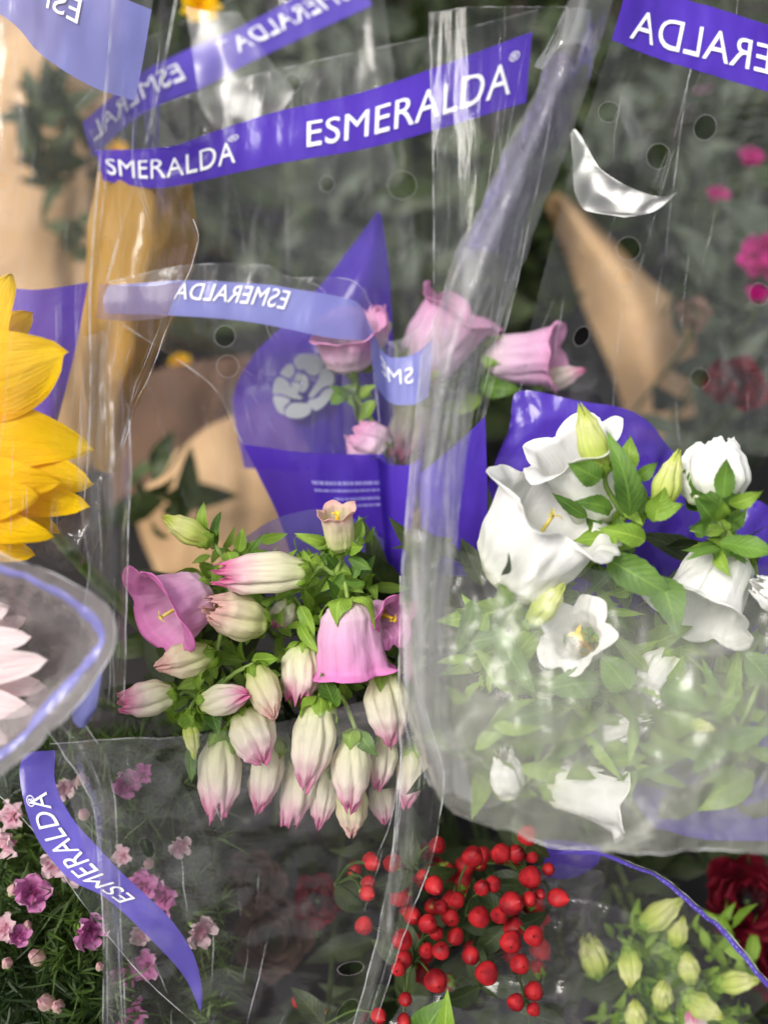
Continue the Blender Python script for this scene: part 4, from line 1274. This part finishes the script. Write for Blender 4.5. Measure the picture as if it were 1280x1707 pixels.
campanula('white campanula stem with rounded white bell above curled green calyx at right', (1205, 890, D), [
    ('half', (1192, 846, D), (1184, 738, D + .004), 122, 'white_bell', dict(lobe=.05, seed=91, sep_len=.035, sepal='leaf')),
    ('open', (1215, 925, D + .03), (1160, 1035, D + .012), 140, 'white_bell', dict(lobe=.14, seed=93)),
], [((1205, 830, D - .02), (1212, 762, D - .03), 36, 'leaf'), ((1215, 840, D - .02), (1272, 820, D - .03), 30, 'leaf_bright'), ((1190, 870, D - .02), (1160, 830, D - .03), 38), ((1195, 870, D - .022), (1205, 835, D - .034), 32, 'leaf_bright'), ((1180, 870, D - .02), (1150, 880, D - .03), 34), ((1200, 905, D - .01), (1300, 925, D - .02), 46, 'leaf'),
    ((1215, 870, D - .02), (1245, 850, D - .03), 30), ((1100, 960, D), (1130, 1060, D - .02), 60)], G, extra=14, spread=50)
campanula('white campanula stem behind milky film with a star shaped bloom and golden centre', (1010, 1180, D + .03), [
    ('flare', (990, 1090, D + .035), (958, 1052, D - .002), 74, 'white_bell', dict(lobe=.22, pist='pistil_gold', roll=.1, seed=95)),
    ('half', (940, 1225, D + .05), (1075, 1215, D + .035), 56, 'white_bell', dict(lobe=.1, seed=97)),
    ('open', (905, 1300, D + .05), (1050, 1325, D + .04), 105, 'white_bell', dict(lobe=.16, seed=99)),
    ('half', (850, 1330, D + .05), (838, 1262, D + .04), 60, 'white_bell', dict(lobe=.16, seed=101)),
], [((940, 1180, D), (840, 1200, D - .01), 46), ((1000, 1140, D), (900, 1150, D - .01), 56), ((1050, 1150, D), (1000, 1090, D), 60), ((1100, 1150, D), (1180, 1180, D - .02), 50)], G, extra=16, spread=110)
campanula('white campanula stem with small green bud low behind the film at right', (1230, 1220, D + .02), [
    ('slim', (1145, 1205, D - .02), (1192, 1215, D - .025), 24, 'bud_green', dict(seed=103)),
    ('half', (1130, 1090, D + .03), (1080, 1160, D + .03), 90, 'white_bell', dict(seed=105)),
    ('half', (1330, 1010, D), (1260, 980, D - .01), 60, 'white_bell', dict(seed=106)),
], [((1200, 1240, D), (1290, 1215, D - .02), 40), ((1210, 1230, D), (1150, 1290, D), 40), ((1160, 1220, D - .02), (1105, 1185, D - .02), 30, 'leaf_bright'), ((1240, 1090, D), (1290, 1150, D), 50)], G, extra=9, spread=90)

# --- pink flowers further back
G = 'pink campanula stems behind the middle sleeve'
D = .80
campanula('blurred pink tubular bell facing right behind the clear folds', (800, 650, D + .04), [
    ('open', (812, 596, D + .01), (935, 596, D - .01), 92, 'back_pink', dict(lobe=.14, seed=111)),
    ('slim', (890, 640, D + .01), (972, 622, D), 40, 'bud', dict(seed=112)),
], [((800, 640, D + .02), (870, 650, D), 40)], G, extra=4)
campanula('blurred tall pink bell in the middle behind the clear side fold', (730, 680, D + .05), [
    ('open', (700, 620, D + .02), (770, 505, D), 128, 'back_pink', dict(lobe=.16, seed=114)),
    ('half', (700, 660, D + .04), (660, 760, D + .04), 80, 'bud', dict(seed=115)),
], [((640, 560, D), (652, 535, D), 12, 'leaf_bright')], G, extra=5)
campanula('pink bell half hidden under the pale lavender band of middle sleeve', (590, 660, D - .03), [
    ('open', (582, 612, D - .03), (575, 540, D - .05), 108, 'back_pink', dict(lobe=.12, seed=117)),
    ('half', (620, 590, D - .02), (632, 515, D - .03), 48, 'back_pink', dict(seed=118)),
    ('half', (640, 760, D - .03), (590, 720, D - .03), 80, 'back_pink', dict(seed=120)),
], [], G, extra=4)


# --- daisy like flowers
def petals(parent, lst, mat, normal, curl=.08, fold=-.3, name='petal', wave=.05, sharp=.8):
    for i, (b, t, wpx) in enumerate(lst):
        vs, fs, uv = leaf_geo(P(*b), P(*t), wpx * px(b[2]), normal + V((random.uniform(-.25, .25), random.uniform(-.2, .2), random.uniform(-.2, .2))), curl=curl * random.uniform(.3, 1.4), fold=fold * random.uniform(.3, 1.1), nu=8, nv=14, wave=wave, sharp=sharp, seed=i * 1.7)
        obj(name, vs, fs, M[mat], parent, uv)


def dome(name, c, r, axis, mat, parent, h=.45):
    x, y, a = basis(axis)
    vs, fs = [], []
    n, m = 20, 7
    for j in range(m):
        t = j / (m - 1) * math.pi / 2
        for i in range(n):
            ph = 2 * math.pi * i / n
            vs.append(c + (x * math.cos(ph) + y * math.sin(ph)) * (r * math.cos(t)) + a * (r * h * math.sin(t)))
    for j in range(m - 1):
        for i in range(n):
            i2 = (i + 1) % n
            fs.append((j * n + i, j * n + i2, (j + 1) * n + i2, (j + 1) * n + i))
    fs.append(tuple(range(n))[::-1])
    return obj(name, vs, fs, M[mat], parent)


cS = P(-120, 720, .60)
T = thing('sunflower', 'yellow sunflower with broad petals at the left edge', 'sunflower', V((cS.x * .85, cS.y + .36, BENCH_Z + .002)))
stem_down(T, cS + FWD * .01, r=.004)
dome('disc', cS, 90 * px(.6), -FWD, 'disc', T)
S = .60
petals(T, [((-60, 640, S), (14, 455, S - .01), 92), ((-60, 610, S + .02), (52, 520, S + .015), 74), ((-75, 650, S - .01), (106, 590, S - .03), 148), ((-80, 730, S), (146, 742, S - .01), 112),
           ((-70, 760, S - .004), (152, 806, S - .015), 92), ((-60, 790, S - .012), (90, 806, S - .03), 74), ((-50, 800, S - .002), (142, 846, S - .018), 78), ((-60, 830, S - .014), (52, 830, S - .034), 78),
           ((-60, 860, S - .01), (82, 894, S - .03), 58), ((-60, 895, S + .004), (56, 926, S - .004), 54), ((-20, 800, S + .015), (94, 890, S + .01), 46), ((-90, 850, S), (-30, 960, S - .01), 70),
           ((-110, 620, S), (-60, 440, S), 90), ((-150, 820, S), (-160, 980, S), 80), ((-170, 640, S), (-230, 480, S), 90), ((-180, 740, S), (-380, 740, S), 90)], 'sun_petal', -FWD, curl=.14, fold=-.22, wave=.07, sharp=.62)
cS = P(-110, 1110, .585)
T = thing('daisy', 'white daisy with pink striped rounded petals at the left edge', 'daisy', V((cS.x * .85, cS.y + .36, BENCH_Z + .002)))
stem_down(T, cS + FWD * .01, r=.003)
dome('disc', cS - FWD * .005, 40 * px(.585), -FWD, 'pistil_gold', T)
S = .58
petals(T, [((-70, 1060, S), (12, 1010, S - .01), 50), ((-80, 1075, S - .01), (48, 1062, S - .03), 52), ((-80, 1110, S - .015), (70, 1105, S - .035), 66), ((-80, 1130, S), (74, 1146, S - .015), 52), ((-80, 1150, S - .01), (46, 1186, S - .03), 58),
           ((-90, 1170, S), (10, 1240, S - .01), 52), ((-90, 1040, S + .01), (-10, 960, S), 54), ((-130, 1030, S), (-150, 930, S), 54), ((-140, 1180, S), (-150, 1280, S), 54), ((-160, 1110, S), (-300, 1110, S), 54), ((-70, 1090, S + .01), (40, 1030, S + .01), 46)],
       'mum_petal', -FWD, curl=.12, fold=.25, sharp=.5)
y_ = P(335, 10, 1.0)
T = thing('yellow_flower', 'small blurred yellow flower at the top edge', 'flower', y_ - V((0, 0, .1)))
tube('stem', [y_ - V((0, 0, .1)), y_ - V((0, 0, .05)), y_], .002, .002, M['stem_dark'], T)
petals(T, [((335, 10, 1.0), (335 + 36 * math.cos(a * .7), 10 + 30 * math.sin(a * .7), .99), 26) for a in range(9)], 'sun_petal', -FWD)
for (x, y, lb) in ((195, 250, 'tiny blurred orange flower under the left end of the bold band'), (300, 605, 'tiny blurred orange flower right of the golden cone')):
    y_ = P(x, y, 1.35)
    T = thing('orange_flower', lb, 'flower', y_ - V((0, 0, .08)))
    tube('stem', [y_ - V((0, 0, .08)), y_ - V((0, 0, .04)), y_], .002, .002, M['stem_dark'], T)
    petals(T, [((x, y, 1.35), (x + 20 * math.cos(a * .8), y + 18 * math.sin(a * .8), 1.34), 16) for a in range(8)], 'sun_petal', -FWD)


# --- ruffled blooms (carnation, garden rose)
def ruffled(name, label, cat, c, rad, mat, n=26, group=None, seed=0, depth=.5):
    rg = random.Random(seed)
    ctr = P(*c)
    r = rad * px(c[2])
    T = thing(name, label, cat, V((ctr.x, ctr.y + .3, BENCH_Z + .002)), group)
    tube('stem', [ctr, ctr + V((0, .01, -.04)), V((ctr.x, ctr.y + .3, BENCH_Z + .002))], .002, .0025, M['stem_dark'], T)
    up = (-FWD + V((0, 0, .5))).normalized()
    x, y, a = basis(up)
    for k in range(n):
        q = (k + .5) / n
        ph = k * 2.39996
        o = x * math.cos(ph) + y * math.sin(ph)
        b = ctr + o * (r * .12)
        t = ctr + o * (r * (.35 + .7 * q)) + a * (r * depth * (1 - q * 1.1))
        vs, fs, uv = leaf_geo(b, t, r * rg.uniform(.7, 1.0), a - o * .4, curl=-.25, fold=.3, nu=8, nv=8, wave=.14, sharp=.45, seed=k)
        obj('petal', vs, fs, M[mat], T, uv)
    return T


G = 'dark red carnations'
ruffled('carnation', 'dark red carnation in deep shade at the lower right edge', 'carnation', (1245, 1500, .80), 84, 'dark_red', group=G, seed=1)
ruffled('carnation', 'second dark red carnation, cut by the frame, below the first at right', 'carnation', (1290, 1600, .80), 70, 'dark_red', group=G, seed=2)
G = 'magenta blooms'
ruffled('magenta_flower', 'blurred magenta bloom at the right edge above the grey leaves', 'flower', (1278, 430, 1.12), 55, 'magenta', n=16, group=G, seed=3)
ruffled('magenta_flower', 'small blurred magenta bloom seen through film under the top right band', 'flower', (1198, 326, 1.25), 20, 'magenta', n=12, group=G, seed=4)
ruffled('magenta_flower', 'faint magenta bloom high at the right edge close below the band', 'flower', (1252, 262, 1.25), 22, 'magenta', n=12, group=G, seed=5)
ruffled('magenta_flower', 'magenta bloom just below the large one at the right edge', 'flower', (1262, 490, 1.12), 20, 'magenta', n=12, group=G, seed=6)
G = 'muted roses under film'
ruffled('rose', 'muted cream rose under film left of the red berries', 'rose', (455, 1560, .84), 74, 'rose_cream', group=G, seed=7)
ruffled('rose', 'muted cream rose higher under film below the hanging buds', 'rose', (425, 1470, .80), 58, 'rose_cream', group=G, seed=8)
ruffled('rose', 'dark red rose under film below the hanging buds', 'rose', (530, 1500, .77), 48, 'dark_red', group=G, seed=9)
ruffled('rose', 'pale pink bloom in the haze right of the top band', 'rose', (1185, 180, 1.6), 44, 'back_pink', group=G, seed=10, n=14)
ruffled('rose', 'grey white bloom beside the tan paper at right', 'rose', (1155, 525, 1.14), 36, 'rose_cream', group=G, seed=11, n=14)
ruffled('carnation', 'dark red bloom among the grey leaves right of the tan paper', 'carnation', (1225, 640, 1.0), 60, 'dark_red', group='dark red carnations', seed=12, n=16)

# --- hypericum: sprays of red berries
CB = [(595, 240, 62), (925, 120, 60), (765, 225, 55), (850, 225, 52), (945, 240, 42), (1045, 320, 38), (935, 365, 66), (715, 410, 48), (650, 430, 45), (825, 520, 68), (930, 500, 45), (995, 470, 32), (1105, 490, 55), (635, 605, 62),
      (755, 590, 50), (500, 505, 48), (410, 545, 42), (470, 605, 52), (330, 640, 55), (240, 600, 50), (380, 700, 42), (495, 720, 50), (175, 740, 62), (410, 800, 52), (320, 800, 45), (840, 670, 60), (825, 750, 65), (955, 715, 58), (190, 850, 50),
      (155, 915, 42), (585, 835, 52), (675, 935, 68), (875, 885, 57), (375, 985, 68), (385, 175, 50), (370, 420, 55), (300, 360, 40), (960, 1045, 55), (850, 1110, 50), (960, 1150, 40), (190, 1220, 40), (40, 1190, 45), (200, 1090, 40), (-10, 260, 45), (-20, 400, 45)]
BER = [(620 + x / 3.556, 1360 + y / 3.556, r / 3.556) for x, y, r in CB] + [(622, 1440, 13), (612, 1490, 13), (606, 1545, 15), (500, 1668, -14), (545, 1700, -14), (600, 1690, -13), (590, 1450, -13), (575, 1480, -13)]
SPR = [((880, 1450, 'hypericum spray with red berries at the upper right of the cluster')), ((845, 1520, 'hypericum spray with red berries in the middle right of the cluster')), ((770, 1520, 'hypericum spray with red berries in the centre of the cluster')),
       ((690, 1580, 'hypericum spray with red berries against the clear fold at left')), ((800, 1620, 'hypericum spray with red berries hanging at the bottom of the cluster')), ((880, 1665, 'hypericum spray with red berries under the lower film edge')),
       ((560, 1450, 'hypericum spray dimly seen through film beneath the hanging buds')), ((540, 1685, 'hypericum spray dimly seen through film at the bottom edge')), ((690, 1430, 'hypericum spray with few red berries behind the upright clear fold'))]
rgb_ = random.Random(21)
BER += [(rgb_.uniform(650, 900), rgb_.uniform(1420, 1640), -rgb_.uniform(13, 17)) for _ in range(40)]
grp = {i: [] for i in range(len(SPR))}
for b in BER:
    i = min(range(len(SPR)), key=lambda k: (SPR[k][0] - b[0]) ** 2 + (SPR[k][1] - b[1]) ** 2)
    grp[i].append(b)


def berry_geo(c, axis, r):
    x, y, a = basis(axis)
    vs, fs, uv = [], [], []
    n, m = 18, 12
    for j in range(m + 1):
        t = math.pi * j / m
        zz = -math.cos(t)
        rr = math.sin(t) * (1 - .12 * max(0, zz))
        for i in range(n):
            ph = 2 * math.pi * i / n
            q = r * rr * (1 + .05 * math.cos(3 * ph) + .06 * math.sin(ph + c.x * 900))
            z = r * zz * (1.1 + .12 * math.sin(c.z * 1500)) + (r * .22 if j == m else 0)
            vs.append(c + x * (q * math.cos(ph)) + y * (q * math.sin(ph)) + a * z)
    for j in range(m):
        for i in range(n):
            i2 = (i + 1) % n
            fs.append((j * n + i, j * n + i2, (j + 1) * n + i2, (j + 1) * n + i))
    return vs, fs


for i, (sx_, sy_, lb) in enumerate(SPR):
    if not grp[i]:
        continue
    node = P(sx_, sy_ + 25, .70)
    T = thing('hypericum_spray', lb, 'berry spray', V((node.x, node.y + .3, BENCH_Z + .002)), 'red hypericum sprays')
    tube('stem', [node, node + V((0, .05, -.05)), V((node.x, node.y + .3, BENCH_Z + .002))], .0016, .002, M['stem_dark'], T)
    for (bx, by, br) in grp[i]:
        d = .665 + random.uniform(-.012, .02) - (br - 13) * .0016 if br > 0 else .715 + random.uniform(0, .03)
        br = abs(br)
        c = P(bx, by, d)
        ax = (c - node).normalized() * .8 + V((random.uniform(-.5, .5), random.uniform(-.9, .1), random.uniform(-.3, .6)))
        ax.normalize()
        r = br * px(d) * 1.03
        vs, fs = berry_geo(c, ax, r)
        o = obj('berry', vs, fs, M['berry'], T)
        tube('tip', [c + ax * r * 1.05, c + ax * r * 1.2, c + ax * r * 1.42], r * .13, r * .04, M['berry_tip'], o, sides=5, n=4)
        calyx(c - ax * r * 1.0, ax, r * .75, r * 1.1, M['leaf_bright'], o, n=4)
        pedicel(T, node, c - ax * r * 1.05, 'stem_dark', .0007)
    for k in range(3):
        a = random.uniform(0, 6.28)
        leaf('leaf', node, node + (RGT * math.cos(a) + UPV * math.sin(a)) * .03 + FWD * .01, .014, M['leaf_dark'], T)
T_ = [o for o in bpy.data.objects if o.get('label', '').startswith('hypericum spray with red berries hanging')][0]
leaf('leaf', P(742, 1740, .66), P(745, 1655, .65), 34 * px(.66), M['leaf_bright'], T_)
leaf('leaf', P(700, 1740, .67), P(745, 1665, .66), 60 * px(.66), M['leaf'], T_)

# --- green buds at lower right
G = 'green bud stems at lower right'
D = .755
campanula('stem with pale green buds, topmost of the lower right bunch', (1085, 1590, D + .02), [
    ('slim', (1065, 1545, D), (1138, 1508, D - .01), 46, 'bud_green', dict(seed=131)), ('slim', (1120, 1580, D), (1140, 1532, D), 36, 'bud_green', dict(seed=132)), ('slim', (1050, 1580, D - .01), (1052, 1645, D - .02), 44, 'bud_green', dict(seed=133)), ('half', (995, 1630, D), (985, 1565, D), 46, 'bud_green', dict(seed=138))], [], G, extra=14, spread=50)
campanula('stem with yellow green buds at the right of the lower right bunch', (1170, 1660, D + .02), [
    ('slim', (1150, 1640, D), (1148, 1590, D - .01), 40, 'bud_green', dict(seed=134)), ('slim', (1190, 1640, D), (1262, 1638, D - .005), 40, 'bud_green', dict(seed=135)), ('slim', (1140, 1660, D - .01), (1200, 1700, D - .02), 44, 'bud_green', dict(seed=136))], [], G, extra=14, spread=50)
campanula('stem with yellow green buds lowest in the lower right bunch', (1100, 1690, D + .02), [
    ('slim', (1100, 1680, D), (1108, 1640, D - .02), 40, 'bud_green', dict(seed=137)), ('slim', (1060, 1720, D), (1060, 1670, D - .01), 40, 'bud_green', dict(seed=139)), ('bud', (1170, 1730, D), (1150, 1690, D - .01), 40, 'bud', dict(seed=140))], [], G, extra=14, spread=50)

# --- dianthus with needle leaves
def needles(name, label, boxes, seed):
    rg = random.Random(seed)
    vs, fs = [], []
    for (x0, x1, y0, y1, d0, d1, cnt) in boxes:
        for _ in range(cnt):
            b = P(rg.uniform(x0, x1), rg.uniform(y0, y1), rg.uniform(d0, d1))
            hd = V((rg.gauss(0, .7), rg.gauss(-.1, .6), rg.gauss(.5, .6))).normalized()
            for k in range(6):
                dr = (hd + V((rg.gauss(0, .5), rg.gauss(0, .5), rg.gauss(0, .5)))).normalized()
                L = rg.uniform(.012, .026)
                x, y, a = basis(dr, V((rg.gauss(0, 1), rg.gauss(0, 1), rg.gauss(0, 1))))
                w_ = rg.uniform(.0005, .0009)
                bend = V((rg.gauss(0, .15), rg.gauss(0, .15), rg.gauss(-.1, .15))) * L
                o0 = len(vs)
                vs += [b - x * w_, b + x * w_, b + a * (L * .5) + bend * .3 + x * w_, b + a * (L * .5) + bend * .3 - x * w_, b + a * L + bend]
                fs += [(o0, o0 + 1, o0 + 2, o0 + 3), (o0 + 3, o0 + 2, o0 + 4)]
    o = obj(name, vs, fs, M['needle'], None)
    o['kind'] = 'stuff'
    o['label'] = label
    o['category'] = 'foliage'


needles('needle_foliage', 'feathery dark green needle leaves around the dianthus', [(-60, 370, 1230, 1760, .70, .78, 1900), (-60, 220, 1480, 1760, .665, .71, 420)], 3)
leaf_mass('dianthus_underlayer', 'dark leaves deep below the dianthus', [(-60, 370, 1240, 1760, .8, .86, 120)], M['leaf_dark'], (.03, .06), seed=12)

DI = [(50, 1490, 44, 'dianthus', 'bright pink dianthus bloom left of the dotted film edge'), (148, 1552, 42, 'dianthus', 'magenta dianthus bloom at the upright fold, half under film'), (22, 1360, 36, 'dianthus_pale', 'greyish pink dianthus bloom at the left edge under the daisy sleeve'),
      (14, 1404, 36, 'dianthus_pale', 'pale dianthus bloom at the left edge on the dotted film edge'), (8, 1548, 34, 'dianthus_pale', 'pale rimmed dianthus bloom cut by the left edge'), (30, 1560, 26, 'dianthus', 'small mauve dianthus just right of the pale rimmed bloom'), (208, 1305, 34, 'dianthus', 'pink dianthus under film, left one of the upper pair'),
      (238, 1292, 26, 'dianthus', 'pink dianthus under film, right one of the upper pair'), (108, 1312, 28, 'dianthus_pale', 'dusky pink dianthus right beside the top of the curved band'), (92, 1440, 32, 'dianthus_pale', 'pale dianthus left of the curved band letters'), (122, 1452, 30, 'dianthus_pale', 'dusty pink dianthus touching the left side of the curved band'),
      (205, 1428, 26, 'dianthus_pale', 'pale small dianthus right of the upright fold'), (300, 1412, 26, 'dianthus_pale', 'pale pink dianthus beside the punched hole at lower left'), (238, 1478, 36, 'dianthus', 'pink dianthus, left of the two right of the curved band letters'), (276, 1495, 40, 'dianthus', 'pink dianthus, right of the two above the band end'),
      (332, 1552, 36, 'dianthus_pale', 'pale dianthus under film right of the curved band end'), (232, 1562, 26, 'dianthus_pale', 'dusty dianthus just under the curved band'), (245, 1612, 38, 'dianthus', 'rose pink dianthus below the curved band under film'), (206, 1632, 32, 'dianthus', 'pink dianthus right of the lower fold'), (222, 1698, 42, 'dianthus', 'pink dianthus at the bottom edge near the fold')]
for i, (x, y, r, mt, lb) in enumerate(DI):
    d = .66 if x < 200 and y > 1400 else .69
    c = P(x, y, d)
    rg = random.Random(i * 7 + 1)
    T = thing('dianthus', lb, 'dianthus', V((c.x, c.y + .25, BENCH_Z + .002)), 'dianthus blooms in the lower left sleeve')
    up = (-FWD * rg.uniform(.4, 1) + V((rg.uniform(-.8, .8), 0, rg.uniform(-.2, .8)))).normalized()
    xx, yy, a = basis(up)
    tube('stem', [c - a * .012, c - a * .025 + V((0, .01, -.03)), V((c.x, c.y + .25, BENCH_Z + .002))], .0009, .0012, M['stem_dark'], T, n=8)
    rr = r * px(d) * .85
    tube('calyx', [c - a * rr * .9, c - a * rr * .4, c], rr * .13, rr * .18, M['stem'], T, n=5)
    for k in range(5):
        ph = 1.2566 * k + i
        o = xx * math.cos(ph) + yy * math.sin(ph)
        vs, fs, uv = leaf_geo(c, c + o * rr * rg.uniform(.8, 1.05) + a * rr * rg.uniform(.1, .5), rr * rg.uniform(.75, 1.0), a - o * .3, curl=-.15, fold=.2, nu=8, nv=9, wave=.26, sharp=.38, tooth=.1, seed=k + i)
        obj('petal', vs, fs, M[mt], T, uv)
for i, (x, y, r, lb) in enumerate([(62, 1596, 17, 'plump pale pink dianthus bud in the middle of the needle leaves'), (78, 1672, 18, 'pale dianthus bud, left of the pair at lower left'), (97, 1678, 14, 'cream dianthus bud, right of the pair at lower left'), (45, 1545, 11, 'greenish dianthus bud below the bright pink bloom'),
                                   (22, 1485, 13, 'cream bud at the left of the bright pink bloom'), (12, 1606, 12, 'green dianthus bud at the left edge'), (248, 1440, 11, 'cream bud below the punched hole'), (140, 1358, 12, 'cream bud right of the curved band top'), (166, 1612, 9, 'tiny pale bud left of the upright fold'), (135, 1300, 12, 'small pink bud above the upright fold')]):
    d = .665
    c = P(x, y, d)
    T = thing('dianthus_bud', lb, 'flower bud', V((c.x, c.y + .25, BENCH_Z + .002)), 'dianthus buds in the lower left sleeve')
    t = c + V((random.uniform(-.4, .4), -.3, 1)).normalized() * r * px(d) * 1.4
    b = c - (t - c)
    vs, fs, uv = bell_geo(b, t, r * px(d) * 1.7, 'slim', random.random() * 6, .1, nphi=24, ns=12, seed=i)
    o = obj('bud', vs, fs, M['dianthus_bud'], T, uv)
    calyx(b, t - b, r * px(d) * .6, (t - b).length * .8, M['leaf'], o)
    tube('stem', [b, b + V((0, .01, -.03)), V((c.x, c.y + .25, BENCH_Z + .002))], .0008, .001, M['stem_dark'], T, n=8)
